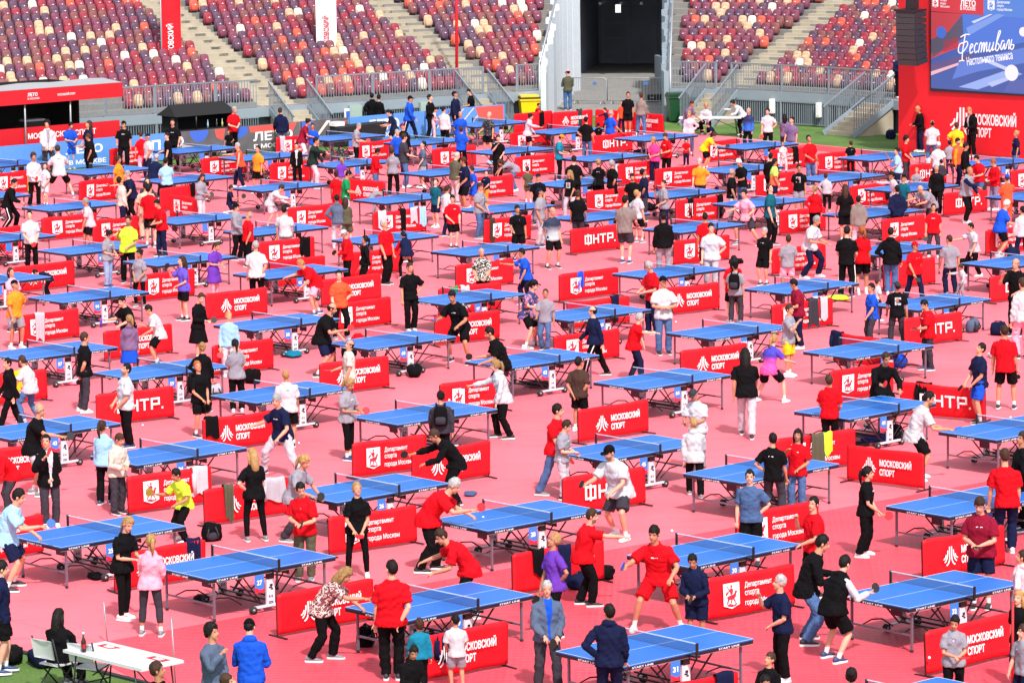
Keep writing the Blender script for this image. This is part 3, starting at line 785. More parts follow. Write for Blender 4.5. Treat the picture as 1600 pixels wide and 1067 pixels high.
W_ = glow("white", (250, 250, 255), .7)
def stext(s, px0, py0, px1, py1, bold=.0, shear=0.0):
    a = wxy(px0, py1); b = wxy(px1, py0)
    return fit_text(s, W_, b[0]-a[0], b[1]-a[1], a[0], a[1], Y-.016, sw, bold, "screen_lettering")
stext("ЛЕТО", 1503, 1, 1527, 10, .03); stext("В МОСКВЕ", 1503, 11, 1527, 16, .01); stext("спорт\nбора\nМосквы", 1472, 0, 1486, 12)
stext("Департамент\nспорта\nгорода Москвы", 1560, 2, 1584, 18)
mm = MB(); a = wxy(1464, 12); crest(mm, .3, a[0], a[1], Y-.01, W_, glow("red", (214, 44, 62), .62)); a = wxy(1551, 17); crest(mm, .36, a[0], a[1], Y-.01, W_, glow("blue", (78, 134, 222), .62)); mm.obj("screen_crests", sw)
# handwritten festival title, drawn as strokes
def script(strokes, x, z, s, slant, rise, w):
    mm = MB()
    for st_ in strokes:
        P = [np.array(p, float) for p in st_]
        pts = []
        if len(P) > 2:
            Q = [2*P[0]-P[1]]+P+[2*P[-1]-P[-2]]
            for i in range(1, len(Q)-2):
                for u in np.linspace(0, 1, 6)[:-1]:
                    pts.append(0.5*((2*Q[i])+(-Q[i-1]+Q[i+1])*u+(2*Q[i-1]-5*Q[i]+4*Q[i+1]-Q[i+2])*u*u+(-Q[i-1]+3*Q[i]-3*Q[i+1]+Q[i+2])*u**3))
            pts.append(P[-1])
        else: pts = P
        pts = [(x+(p[0]+slant*p[1])*s, z+(p[1]+rise*p[0])*s) for p in pts]
        ribbon(mm, pts, w*s, Y-.018, Y-.014, W_)
    return mm.obj("screen_title", sw)
ST = [[(.55,-.5),(.5,.4),(.6,1.9)], [(.1,1.75),(.6,1.95),(1.1,1.9)], [(.55,1.2),(.1,1.1),(0,.5),(.3,.25),(.7,.5),(1.0,1.0),(.8,1.3),(.45,1.1)], [(.2,-.5),(.5,-.45),(.8,-.5)],
      [(1.3,.5),(1.6,.8),(1.45,1.0),(1.3,.7),(1.4,.15),(1.7,.3)], [(2.15,.9),(1.95,1.0),(1.8,.6),(1.95,.15),(2.2,.3)],
      [(2.3,.1),(2.4,.95),(2.6,.9),(2.6,.1),(2.7,.8),(2.85,.95),(2.9,.1),(3.0,.8),(3.15,.95),(3.2,.15),(3.35,.3)],
      [(3.5,.95),(3.45,.3),(3.6,.1),(3.85,.6),(3.9,.95),(3.85,.2),(4.05,.3)], [(4.15,.2),(4.3,1.5),(4.4,1.9),(4.55,1.8),(4.3,1.0),(4.2,.3),(4.4,.1),(4.6,.5),(4.35,.8)],
      [(5.1,.9),(4.85,.95),(4.75,.4),(4.9,.15),(5.15,.7),(5.15,.2),(5.3,.25)], [(5.3,.15),(5.5,.9),(5.65,.9),(5.65,.15),(5.75,.3)], [(5.9,1.0),(5.85,.2),(6.1,.1),(6.2,.45),(5.9,.5)]]
a = wxy(1499, 88); script(ST, a[0], a[1], .385, .12, .13, .11)
o = stext("Настольного тенниса", 1514, 93, 1586, 103, .01); o.rotation_euler = (0, -R(9), 0)
# big lettering under the screen
mm = MB(); a = wxy(1488, 212); emblem(mm, 1.02, a[0]+.42, a[1], -.003, M_print); mm.obj("emblem", sw)
a = wxy(1519, 196); b = wxy(1588, 176); fit_text("МОСКОВСКИЙ", M_print, b[0]-a[0], .50, a[0], a[1]+.02, -.004, sw, .03)
a = wxy(1519, 214); b = wxy(1549, 198); fit_text("СПОРТ", M_print, b[0]-a[0], .345, a[0], a[1], -.004, sw, .03)
# hanging loudspeakers
P0 = WP+wn_*1.2
la = thing("line_array_speaker", "tall curved black loudspeaker array hanging before the red stage wall", "loudspeaker", P0, WRZ)
LM = (Matrix.Translation(P0) @ Matrix.Rotation(WRZ, 4, 'Z')).inverted()
def lxy(x, y):
    q = LM @ plane_pt(x, y, P0, wn_); return q.x, q.z
xa, za = lxy(1400, 18); xb, zb_ = lxy(1432, 104)
nb = 9; hh = (za-zb_)/nb
yy = 0.0; ang = R(0)
for i in range(nb):
    ang = R(1.5*max(0, i-2)); z = za-hh*i
    Mx = Matrix.Translation((0, yy, z)) @ Matrix.Rotation(ang, 4, 'X')
    m = MB()
    w0, w1 = xa+.0, xb
    vs = [(w0,.0,-hh*.985),(w1,-.05,-hh*.985),(w1+.04,.55,-hh*.9),(w0+.1,.55,-hh*.9),(w0,.0,0),(w1,-.05,0),(w1+.04,.55,-hh*.08),(w0+.1,.55,-hh*.08)]
    m.add([Mx @ Vector(v) for v in vs], [(3,2,1,0),(4,5,6,7),(0,1,5,4),(1,2,6,5),(2,3,7,6),(3,0,4,7)], mat("speaker_black", (.02,.02,.025), .5))
    m.box(w0+.04, w1-.04, -.06, -.03, -hh*.95, -hh*.03, mat("speaker_grille", (.035,.035,.04), .7), Mx)
    yy += math.sin(ang)*hh
    m.obj("speaker_cabinet", la)
m = MB(); m.box(xa-.02, xb+.02, -.1, .6, za, za+.08, M_black)
m.tube([(xa+.3, .2, za), (xa+.3, .2, za+5)], .03, M_steel, 6); m.box(xa+.45, xa+.75, 0, .35, za+.1, za+.75, M_black); m.tube([(xa+.55, .2, za), (xa+.55, .2, za+5)], .03, M_black, 6); m.obj("rigging", la)

# ------------------------------------------------------------------ bins, steel crowd barriers
def bin_(label, px, py, body, lid):
    t = thing("wheeled_bin", label, "bin", unproj(px, py), R(8))
    m = MB(); m.add([(-.3,-.32,.08),(.3,-.32,.08),(.3,.32,.08),(-.3,.32,.08),(-.38,-.4,1.0),(.38,-.4,1.0),(.38,.42,1.0),(-.38,.42,1.0)], [(3,2,1,0),(4,5,6,7),(0,1,5,4),(1,2,6,5),(2,3,7,6),(3,0,4,7)], body)
    m.box(-.41,.41,-.44,.45,.97,1.03,body); m.obj("body", t)
    m = MB(); m.box(-.40,.40,-.43,.44,1.034,1.10,lid); m.box(-.36,.36,-.30,.40,1.10,1.16,body); m.obj("lid", t)
    m = MB(); m.tube([(-.34,.36,.1),(-.28,.36,.1)], .1, M_dark, 12); m.tube([(.28,.36,.1),(.34,.36,.1)], .1, M_dark, 12); m.obj("wheels", t)
    m = MB(); m.tube([(-.36,.46,1.02),(.36,.46,1.02)], .02, M_dark, 8); m.obj("handle", t)
    return t
bin_("yellow wheeled bin with a black bag under its lid, left of the tunnel", 827, 195, mat("yellow_plastic", lin((246, 196, 10)), .4, var=.05), M_dark)
bin_("dark green wheeled bin standing right of the tunnel", 1058, 191, mat("green_plastic", lin((16, 66, 38)), .4, var=.05), mat("dark_green_plastic", lin((10, 42, 26)), .4))
def crowd_barrier(label, pa, pb):
    a, b = unproj(*pa), unproj(*pb); d = b-a; L = d.length
    t = thing("crowd_barrier", label, "barrier", a, math.atan2(d.y, d.x))
    m = MB(); m.tube([(0,0,.15),(0,0,1.02),(.08,0,1.1),(L-.08,0,1.1),(L,0,1.02),(L,0,.15),(0,0,.15)], .021, M_steel, 8); m.obj("frame", t)
    m = MB()
    for i in range(1, 19): m.bar((L*i/19,0,.16),(L*i/19,0,1.09), .014, .014, M_steel)
    m.obj("bars", t)
    for x in (.2, L-.2):
        m = MB(); m.tube([(x,-.3,.0),(x,-.12,.16),(x,.12,.16),(x,.3,0)], .02, M_steel, 6); m.obj("foot", t)
    m = MB(); m.box(L*.62,L*.72,-.03,-.022,.82,.94,mat("barrier_tag", lin((70,110,170)), .6)); m.obj("tag_plate", t)
    return t
crowd_barrier("steel crowd barrier across the tunnel mouth beside the person in the pink cap", (893, 163), (948, 164))
crowd_barrier("steel crowd barrier across the tunnel mouth, next to the green bin", (949, 163.6), (1040, 164))
t = thing("equipment_case", "black equipment cases beside the steel barrier at the tunnel", "case", unproj(1028, 160), R(5))
m = MB(); m.box(-.45,-.02,0,.4,0,.32,M_black); m.box(.02,.45,0,.4,0,.32,M_black); m.obj("case_body", t)
for x in (-.24, .24):
    m = MB(); m.box(x-.09,x+.09,-.02,-.003,.18,.22,M_steel); m.obj("handle", t)
# electrical boxes on the bar fence
for px, py, lab in ((556, 176, "grey green cabinet on the bar fence near the blue and white sign"), (658, 171, "grey green cabinet on the bar fence near the person in the blue jacket"), (1208, 166, "small pale cabinet on the bar fence above the lawn, near the stairs"), (1284, 172, "white switch box on the bar fence facing the lawn")):
    i = idx_at_px(px, .6); q = off(-.12, i); z = unproj(px, py).z
    zz = max(.35, plane_pt(px, py, Vector((*q, 0)), Vector((0,1,0))).z)
    t = thing("electrical_cabinet", lab, "cabinet", (*q, zz), math.atan2(NRM[i][1], NRM[i][0])-math.pi/2)
    c = mat("cabinet_paint", lin((150, 168, 160)), .5) if px < 1000 else M_white
    w_ = .26 if px < 1000 else .09
    m = MB(); m.box(-w_, w_, -.1, .05, -.28, .28, c); m.obj("box", t)
    m = MB(); m.box(-w_*.8, w_*.8, -.112, -.101, -.22, .22, c); m.obj("door", t)
t = thing("pole_sign", "small blue and white sign board on the bar fence", "sign", (*off(-.15, idx_at_px(545)), .75), BRZ)
m = MB(); m.box(-.2,.2,-.03,0,-.3,.3,M_white); m.obj("plate", t); m = MB(); m.box(-.13,.13,-.036,-.031,-.12,.2,M_bluemid); m.obj("blue_mark", t)

# ------------------------------------------------------------------ folding tables and chairs
M_plast = mat("white_plastic", lin((200, 202, 206)), .4)
def folding_table(label, pc, L, W, rz, z=.74):
    t = thing("folding_table", label, "table", pc, rz)
    m = MB(); m.box(-L/2, L/2, -W/2, W/2, z-.045, z, M_plast); m.obj("table_top", t)
    for sx in (-1, 1):
        m = MB()
        for sy in (-1, 1): m.tube([(sx*(L/2-.25), sy*(W/2-.06), z-.05), (sx*(L/2-.15), sy*(W/2-.06), 0)], .014, M_black, 8)
        m.tube([(sx*(L/2-.17), -(W/2-.06), .2), (sx*(L/2-.17), W/2-.06, .2)], .012, M_black, 8)
        m.tube([(sx*.1, 0, z-.06), (sx*(L/2-.2), 0, .3)], .011, M_black, 6); m.obj("folding_legs", t)
    return t
c = (unproj(120, 1019, .74)+unproj(265, 1030, .74))/2; c.z = 0
a_, b_ = unproj(213, 1043, .74), unproj(265, 1028, .74); 
fr = math.atan2(-fd.y, -fd.x)
folding_table("white folding table with bottle and papers on the grass corner", c+Vector((0,0,.02)), 1.95, .82, math.atan2(fd.y, fd.x))
T1 = c+Vector((0,0,.02))
def on_table(dx, dy): return T1+fd*dx+Vector((-fd.y, fd.x, 0))*dy+Vector((0,0,.74))
t = thing("bottle", "brown cola bottle standing on the white folding table", "bottle", unproj(131, 1018, .76), 0)
m = MB(); m.tube([(0,0,0),(0,0,.17),(0,0,.22),(0,0,.28)], [.04,.04,.018,.015], mat("cola", (.03,.008,.004), .1), 10); m.obj("body", t)
m = MB(); m.tube([(0,0,.06),(0,0,.13)], .0412, mat("cola_label", (.3,.01,.01), .5), 10, caps=False); m.obj("label", t)
m = MB(); m.tube([(0,0,.28),(0,0,.31)], .018, M_white, 8); m.obj("cap", t)
for px, py, lab in ((170, 1010, "red and white leaflet at the far edge of the white folding table"), (247, 1029, "red and white leaflet at the near end of the white folding table")):
    t = thing("leaflet", lab, "leaflet", unproj(px, py, .762), math.atan2(fd.y, fd.x))
    m = MB(); m.box(-.2,.2,-.08,.08,0,.004,M_redwall); m.obj("sheet", t); m = MB(); m.box(-.08,.1,-.05,.05,.0045,.006,M_white); m.obj("print", t)
t = thing("papers", "loose yellowish papers in the middle of the white folding table", "papers", unproj(172, 1016, .764), .3)
m = MB(); m.box(-.1,.08,-.07,.06,0,.004,mat("cream_paper", lin((226, 218, 170)), .8)); m.box(-.02,.14,-.04,.08,.0045,.007,M_white); m.obj("sheets", t)
def chair(label, p, rz):
    t = thing("folding_chair", label, "chair", p, rz)
    m = MB(); m.box(-.21,.21,-.2,.2,.43,.455,M_plast); m.obj("seat", t)
    m = MB(); vs = []
    for j in range(5):
        for i in range(7):
            x = -.22+.44*i/6; z = .56+.3*j/4; vs.append((x, .24+.06*j/4-.05*math.cos((i-3)/3*1.2)+.05, z))
    fs = [(j*7+i, j*7+i+1, (j+1)*7+i+1, (j+1)*7+i) for j in range(4) for i in range(6)]
    m.add(vs+[(v[0], v[1]+.02, v[2]) for v in vs], fs+[tuple(x+35 for x in f[::-1]) for f in fs]+[(0,35,41,6),(28,34,69,63)], M_plast, False); m.obj("backrest", t)
    for s in (-1, 1):
        m = MB(); m.tube([(s*.23,.32,.9),(s*.23,.2,.46),(s*.23,-.24,0)], .014, M_dark, 8); m.obj("leg", t)
        m = MB(); m.tube([(s*.2,-.14,.44),(s*.2,.3,0)], .014, M_dark, 8); m.obj("leg", t)
    m = MB(); m.tube([(-.2,.24,.1),(.2,.24,.1)], .01, M_dark, 6); m.obj("crossbar", t)
    return t
CH1 = unproj(92, 1078); CH2 = unproj(146, 1084)
chair("white folding chair under the seated long haired person", CH1, R(140)); chair("empty white folding chair at the white table's end", CH2, R(150))
for (xa_, ya_, yb_, lab) in ((163, 1005, 940, "thin grey marker pole behind the white folding table"), (270, 1078, 966, "thin grey marker pole in front of the white folding table")):
    p = unproj(xa_+5, ya_); t = thing("marker_pole", lab, "pole", p)
    z = plane_pt(xa_, yb_, p, Vector((0,1,0))).z
    m = MB(); m.tube([(0,0,0),(-.04,0,z)], .012, M_steel, 6); m.obj("shaft", t)
    m = MB(); m.box(-.05,-.02,-.01,.01,z-.28,z, M_rail); m.obj("sign_edge", t)
c = unproj(1110, 183, .74); c.z = 0
folding_table("white folding table on the lawn by the green bin, people sitting behind", c, 2.35, .6, R(-6))
p = unproj(1582, 1090); t = thing("red_pole", "short red upright post at the corner near the grey shirt girl", "pole", p)
m = MB(); m.tube([(0,0,0),(0,0,1.5)], .02, M_redwall, 8); m.obj("shaft", t); m = MB(); m.box(-.2,.2,-.2,.2,0,.03,M_black); m.obj("base_plate", t)
# ------------------------------------------------------------------ table tennis tables
M_ttop = mat("blue_table_top", lin((27, 102, 190)), 0.5, var=0.06, vscale=0.9, spec=0.4)
M_tline = mat("white_table_line", (0.55, 0.62, 0.72), 0.5)
M_apron = mat("black_apron", (0.01, 0.01, 0.014), 0.4)
M_leg = mat("grey_violet_leg", lin((122, 112, 128)), 0.4, 0.4)
M_panelw = mat("white_upright_panel", lin((214, 210, 218)), 0.45)
M_net = mat("net_mesh", (0.01, 0.03, 0.09), 0.8)
def net_material():
    nt = M_net.node_tree; p = nt.nodes["Principled BSDF"]; out = nt.nodes["Material Output"]
    tr = nt.nodes.new("ShaderNodeBsdfTransparent"); mx = nt.nodes.new("ShaderNodeMixShader"); mx.inputs[0].default_value = 0.42
    nt.links.new(tr.outputs[0], mx.inputs[1]); nt.links.new(p.outputs[0], mx.inputs[2]); nt.links.new(mx.outputs[0], out.inputs[0])
net_material()
L_T, W_T = 2.74, 1.525
def table_meshes():
    P = {}
    def half(s):
        m = MB(); x0, x1 = (0.004, L_T/2) if s > 0 else (-L_T/2, -0.004)
        m.box(x0, x1, -W_T/2, W_T/2, .738, .758, M_ttop)
        z = .7585; e = .017
        xo = x1 if s > 0 else x0; xi = x0 if s > 0 else x1
        def q(a, b, c, d): m.add([(a,c,z),(b,c,z),(b,d,z),(a,d,z)], [(0,1,2,3)], M_tline)
        lo, hi = min(x0, x1), max(x0, x1)
        q(lo, hi, -W_T/2, -W_T/2+e); q(lo, hi, W_T/2-e, W_T/2)
        if s > 0: q(xo-e, xo, -W_T/2+e, W_T/2-e)
        else: q(xo, xo+e, -W_T/2+e, W_T/2-e)
        q(lo+(e if s < 0 else 0), hi-(e if s > 0 else 0), -.006, .006)
        return m.mesh("table_half")
    P["halves"] = [half(-1), half(1)]
    def apron(s):
        m = MB(); x0, x1 = (.02, L_T/2-.006) if s > 0 else (-L_T/2+.006, -.02)
        xo = x1 if s > 0 else x0
        for y in (-1, 1):
            yy = y*(W_T/2-.014); m.box(x0, x1, yy-.01, yy+.01, .682, .737, M_apron)
            m.box(x0, x1, yy-.012, yy+.012, .676, .682, M_steel)
        m.box(xo-.01*s-.008, xo-.01*s+.008, -W_T/2+.03, W_T/2-.03, .682, .737, M_apron)
        return m.mesh("apron")
    P["aprons"] = [apron(-1), apron(1)]
    P["legs"] = []
    for sx in (-1, 1):
        for sy in (-1, 1):
            m = MB(); x, y = sx*1.19, sy*.66
            m.bar((x, y, .68), (x, y, .03), .035, .035, M_leg); m.tube([(x, y, 0), (x, y, .04)], .028, M_dark, 8); P["legs"].append(m.mesh("leg"))
    P["braces"] = []
    for sx in (-1, 1):
        m = MB(); x = sx*1.19
        m.bar((x, -.66, .27), (x, .66, .27), .03, .03, M_leg)
        for sy in (-.45, .45):
            m.tube([(x, sy, .27), (sx*.95, sy, .33), (sx*.7, sy, .30), (sx*.45, sy, .14)], .013, M_apron, 6)
        P["braces"].append(m.mesh("leg_brace"))
    m = MB()
    for sy in (-1, 1):
        for sx in (-1, 1):
            m.bar((sx*.16, sy*.58, .13), (sx*.72, sy*.58, .69), .022, .022, M_apron)
            m.bar((sx*.10, sy*.5, .16), (sx*.5, sy*.5, .69), .018, .018, M_apron)
    for z in (.14, .22):
        m.bar((-.12, -.6, z), (-.12, .6, z), .025, .025, M_apron); m.bar((.12, -.6, z), (.12, .6, z), .025, .025, M_apron)
    P["chassis"] = [m.mesh("chassis_struts")]
    P["panels"] = []; P["feet"] = []; P["wheels"] = []
    for sy in (-1, 1):
        m = MB(); y = sy*.665
        m.box(-.085, .085, y-.02, y+.02, .12, .56, M_panelw); m.box(-.07, .07, y-.03, y+.03, .56, .735, M_apron)
        f = -1
        for (a, b, c, d) in ((-.02, .04, .43, .47), (-.04, .03, .40, .425), (.0, .05, .37, .395), (-.04, -.015, .24, .28), (.01, .035, .24, .28), (-.05, .05, .16, .175), (-.05, .05, .135, .15)):
            m.box(a, b, y-.0225, y-.0205, c, d, M_apron)
        P["panels"].append(m.mesh("upright_panel"))
        m = MB(); m.box(-.36, .36, y-.03, y+.03, .085, .119, M_panelw); P["feet"].append(m.mesh("base_bar"))
    for sx in (-1, 1):
        for sy in (-1, 1):
            m = MB(); x, y = sx*.37, sy*.665
            m.tube([(x, y-.035, .065), (x, y-.012, .065)], .065, M_dark, 14); m.tube([(x, y+.012, .065), (x, y+.035, .065)], .065, M_dark, 14)
            m.tube([(x, y-.037, .065), (x, y+.037, .065)], .026, M_steel, 10); P["wheels"].append(m.mesh("wheel"))
    P["ball_boxes"] = []
    for sx in (-1, 1):
        m = MB(); m.box(sx*.84-.012, sx*.84+.012, -.12, .12, .44, .675, mat("maroon_plate", lin((72, 34, 52)), .5)); P["ball_boxes"].append(m.mesh("ball_holder"))
    m = MB(); z0, z1 = .772, .9105
    m.add([(-.003,-.915,z0),(-.003,.915,z0),(-.003,.915,z1),(-.003,-.915,z1)], [(0,1,2,3)], M_net)
    m.box(-.006, .006, -.915, .915, z1, z1+.014, M_tline)
    P["net"] = [m.mesh("net")]
    P["posts"] = []
    for sy in (-1, 1):
        m = MB(); y = sy*.925; m.box(-.02, .02, y-.012, y+.012, .70, .93, M_apron); m.box(-.03, .03, sy*.76 if sy > 0 else y, y if sy > 0 else sy*.76, .7, .735, M_apron); P["posts"].append(m.mesh("net_post"))
    return P
TM = table_meshes()
TABLES = """N 95 857|N 326 907|N 636.6 971.6|N 974.6 1043.7|F 1465 1059|N 526.5 786.7|N 762 831|F 1154 833.7|N 1420 952|N 213.8 728.5|R 189 662.7|N 207.5 594.4|N 34 564
N 400 631|N 621 665|F 1017.6 680|N 1003.7 609.6|N 1326.5 656.4|N 1556.7 689|N 1483 809|N 1159 756|F 866.8 545.6|N 396 518|N 98 474|N 1330.5 561|N 1111.5 531|N 696.7 477.5|N 730.7 401
N 889.5 502.7|N 575.7 547|R 1343 443.5|R 1135 420.8|N 1433.6 485.8|N 1568.7 419.8|R 1479 385.8|N 419 436.7|N 109.3 398.8|R 87.6 368.7|R 79.4 433.8|N 245.4 416.7|R 513.8 355.6|N 571.5 382.4|N 276 351.4|N 408.7 300|N 601 319
N 79.4 330.8|R 47.4 305|N 137 274|R 74 254|N 277 240.7|R 364.8 277|R 481 242.4|N 520 262.6|N 512.8 221|P 693 224|N 743 199.4|R 865.8 233|N 672 276|N 763.7 334|N 862.4 210.7|N 1007 221|N 921.4 253|N 876 293.3|R 1134.4 299.2|N 1163 234.3|N 1134.5 271.4|R 1266 312.7|N 1294.7 284.9|N 1360.8 252|R 1498 290|N 1533.7 261.3|L 1538.7 308.5|R 1441 329|N 1063 364.8|N 914 347"""
OFFS = {'L': (-L_T/2, W_T/2), 'N': (-L_T/2, -W_T/2), 'R': (L_T/2, -W_T/2), 'F': (L_T/2, W_T/2), 'P': (0, -.925)}
# numbers read from the cards (index in TABLES -> number)
CARD = {0:"25", 1:"27", 2:"29", 3:"31", 5:"26", 6:"28", 7:"30", 8:"32", 9:"24", 10:"43", 11:"59", 12:"57", 15:"45", 16:"64", 17:"44", 18:"61", 19:"65", 21:"62", 22:"58", 23:"94", 24:"66", 25:"101", 26:"97", 28:"63", 29:"60", 31:"99", 30:"100", 32:"103", 35:"95", 36:"93", 39:"91", 40:"92"}
M_card = mat("blue_card", lin((52, 120, 206)), .5); M_cardr = mat("card_red", lin((214, 40, 60)), .5)
tables = []
def part(name, me, parent, sub=False):
    return link(name, me, parent)
apron_text = text_mesh("START LINE", M_print, .002, .01)
for ti, spec in enumerate(TABLES.replace("\n", "|").split("|")):
    kind, px, py = spec.split(); px, py = float(px), float(py)
    p = unproj(px, py, .758); ox, oy = OFFS[kind]
    rot = TH+random.uniform(-.022, .022)
    d = Vector((math.cos(rot), math.sin(rot), 0)); nvec = Vector((-d.y, d.x, 0))
    c = p-d*ox-nvec*oy; c.z = .022
    t = thing("table_tennis_table", "", "table", c, rot, "blue table tennis tables on the red mats")
    for k, nm in (("halves", "table_half"), ("aprons", "apron"), ("legs", "leg"), ("braces", "leg_brace"), ("chassis", "chassis_struts"), ("panels", "upright_panel"), ("feet", "base_bar"), ("wheels", "wheel"), ("ball_boxes", "ball_holder"), ("net", "net"), ("posts", "net_post")):
        for me in TM[k]:
            part(nm, me, t)
    if c.y < 105:
        for x in (-1.2, .62):
            o = link("lettering", apron_text, t); o.scale = (.085, 1, .042); o.location = (x, -W_T/2+.0025, .695)
        o = link("lettering", apron_text, t); o.scale = (.085, 1, .042); o.rotation_euler = (0, 0, -math.pi/2); o.location = (-L_T/2-.004, .25, .695)
    tables.append(dict(o=t, c=c, px=proj((c.x, c.y, .76)), num=CARD.get(ti), rot=rot, d=d, n=nvec))
# number cards hanging at the near net post
card_me = MB(); card_me.box(-.1, .1, -.006, 0, -.31, 0, M_card); card_plate = card_me.mesh("card")
cm = MB(); cm.poly([(-.1,-.31),(.1,-.31),(.1,-.24),(.02,-.26),(-.1,-.2)], -.009, -.0065, M_cardr); card_art = cm.mesh("card_print")
cards = []
for T in tables:
    q = T["c"]+T["d"]*(-.30)-T["n"]*(W_T/2-.005); q.z = .70
    t = thing("number_card", "", "sign", q, T["rot"])
    link("card", card_plate, t); link("card_print", card_art, t)
    if T["num"]: fit_text(T["num"], M_print, .055*len(T["num"]), .085, -.0275*len(T["num"]), -.175, -.008, t, .03)
    cards.append((t, T))

# ------------------------------------------------------------------ low red barriers
BL, BH = 1.94, .74
def barrier_panel(var):
    r = random.Random(var); m = MB(); nx, nz = 24, 8; vs = []
    for j in range(nz+1):
        for i in range(nx+1):
            u, w = i/nx, j/nz
            env = math.sin(math.pi*u)
            y = env*(.022*math.sin(5*u+var*1.3)+.012*math.sin(11*u+3*w+var*2)+.006*math.sin(23*u-9*w+var))
            z = .05+(BH-.05)*w
            if j >= nz-1: z -= (.010+.012*(var % 3))*env*(.6+.4*math.sin(9*u+var))*(1 if j == nz else .5)
            x = BL*u
            if w > .95:
                if i == 0 or i == nx: z -= .03
            vs.append((x, y-.012, z))
    fs = [(j*(nx+1)+i, j*(nx+1)+i+1, (j+1)*(nx+1)+i+1, (j+1)*(nx+1)+i) for j in range(nz) for i in range(nx)]
    n = len(vs)
    vs2 = vs+[(a, b+.024, c) for a, b, c in vs]
    edge = [tuple([i, i+n, i+1+n, i+1]) for i in range(nx)]+[tuple([nz*(nx+1)+i+1, nz*(nx+1)+i+1+n, nz*(nx+1)+i+n, nz*(nx+1)+i]) for i in range(nx)]
    edge += [((j+1)*(nx+1), (j+1)*(nx+1)+n, j*(nx+1)+n, j*(nx+1)) for j in range(nz)]+[(j*(nx+1)+nx, j*(nx+1)+nx+n, (j+1)*(nx+1)+nx+n, (j+1)*(nx+1)+nx) for j in range(nz)]
    m.add(vs2, fs+[tuple(x+n for x in f[::-1]) for f in fs]+edge, M_red, True)
    return m.mesh("cloth_panel")
PANELS = [barrier_panel(i) for i in range(9)]
fm = []
for x in (.01, BL-.01):
    m = MB(); m.bar((x, .03, .0), (x, .03, BH-.04), .02, .02, M_black); fm.append(("post", m.mesh("post")))
    m = MB(); m.bar((x, -.24, .012), (x, .26, .012), .035, .022, M_black); fm.append(("foot", m.mesh("foot")))
m = MB(); emblem(m, .34, .60, .20, -.052, M_print); EMB_A = m.mesh("emblem")
m = MB(); crest(m, .43, .50, .17, -.052, M_print, mat("crest_red", lin((214, 40, 60)), .7)); EMB_B = m.mesh("crest")
m = MB(); fntr(m, .26, .48, .26, -.052, M_print); EMB_C = m.mesh("lettering")
BARS = """433 929 582.7 903 A|1105 906.5 1241.7 882 B|1443 845 1570 820.5 A|1448 986.8 1584.6 956 A|200 747 330 729 B|150.5 616.4 270.7 602.7 C|500.5 570.4 607.5 557.7 A|550.6 693.6 665.7 678.7 B|643.4 707.5 764.4 689.8 A|879.7 748.8 1008 731 C|1064 548.7 1167 535.9 A|678.6 496 779.6 485.4 A|502.5 438 595 426.4 A|322 459.6 417 448.7 A|805 246.3 865.8 240 B|967 257.6 1025.6 251 B|1323.5 695.6 1443.4 710 A|1407 597 1540 608 C|265 305 313.4 311 B
-62 826 66 804 B|178 863 319 841 A|645 999 791.7 971.6 A|801 868 943 844 N|1010 1077 1153.7 1049 A|1152 806 1283.5 781.6 B|319 765 455 745 A|317.5 655 420 641.7 A|-52 707 72 692 A|-45 590 73 576 A|163 518.8 269 506 A|687 602 787 590 B|514 808 650.5 788 B|904 641 1012.5 624 A|1296 579.7 1395 564.8 B|1212.7 689 1336 672 B|1030 452 1124 441.4 A|1206.4 477 1301 465 B|1052.8 376.5 1145 366 B|887.4 472.4 983.7 462 N|874 431 970 419 B|866 525 967 513 B|712 414 801.4 403.3 B|685 452.8 782 442 N|892 360 972 351 C|515 476 610.7 463.7 B|332 542 418 531 B|404.5 380 491 371 B|546 395 626 386 B|415 412 506.6 401 N|214 432 303 421 B|30 495 122.7 482.7 B|20 419 120 407 A
66 340.7 151 331.9 B|145 345 216.5 337 B|123 285 179 278 B|171 233 223 228 B|-14 273 47.4 267 B|250.5 295.8 304 288.6 N|-40 361 21.6 353.5 N|314.4 248 388 240.5 B|421 257.6 488 251 B|431 215.8 505.5 208 B|555 225 614.8 218.5 B|543.7 280 598.8 285 A|450 326 502.5 329 B|583 333 665.5 325 B|676 234.5 743.5 228 B|755.5 345 828.7 337 B|735 279 799.4 273 B|803 180 862 174.3 N|798 208 862 201 B|862.7 176 925 171 A|930 172.4 990 176 N|990 176 1037 180.5 A|925 213.5 988 207 C|917.5 300.5 983 293.5 B|1023 264 1092 257 B|1056 314.7 1129.5 306 B|1181.6 276 1238 270 B|1098.6 223.6 1155 218 B|1204 235 1258 230 B|1219 331 1290 323.5 B|1278.7 241.5 1333 236 B|1329.5 291.6 1388 285 B|1378.6 345 1445 337 B|1474.7 303 1542.5 295.4 C|1421.6 259.5 1476 253.5 C|1579.6 268.5 1640 262 B|1540.8 360.7 1618 352 B|1547 432 1637 421 C|1414 498 1503.7 487 C|1381 413 1461.4 403 N|1302 519 1391 532 N|1207 391 1290 381 B"""
barriers = []
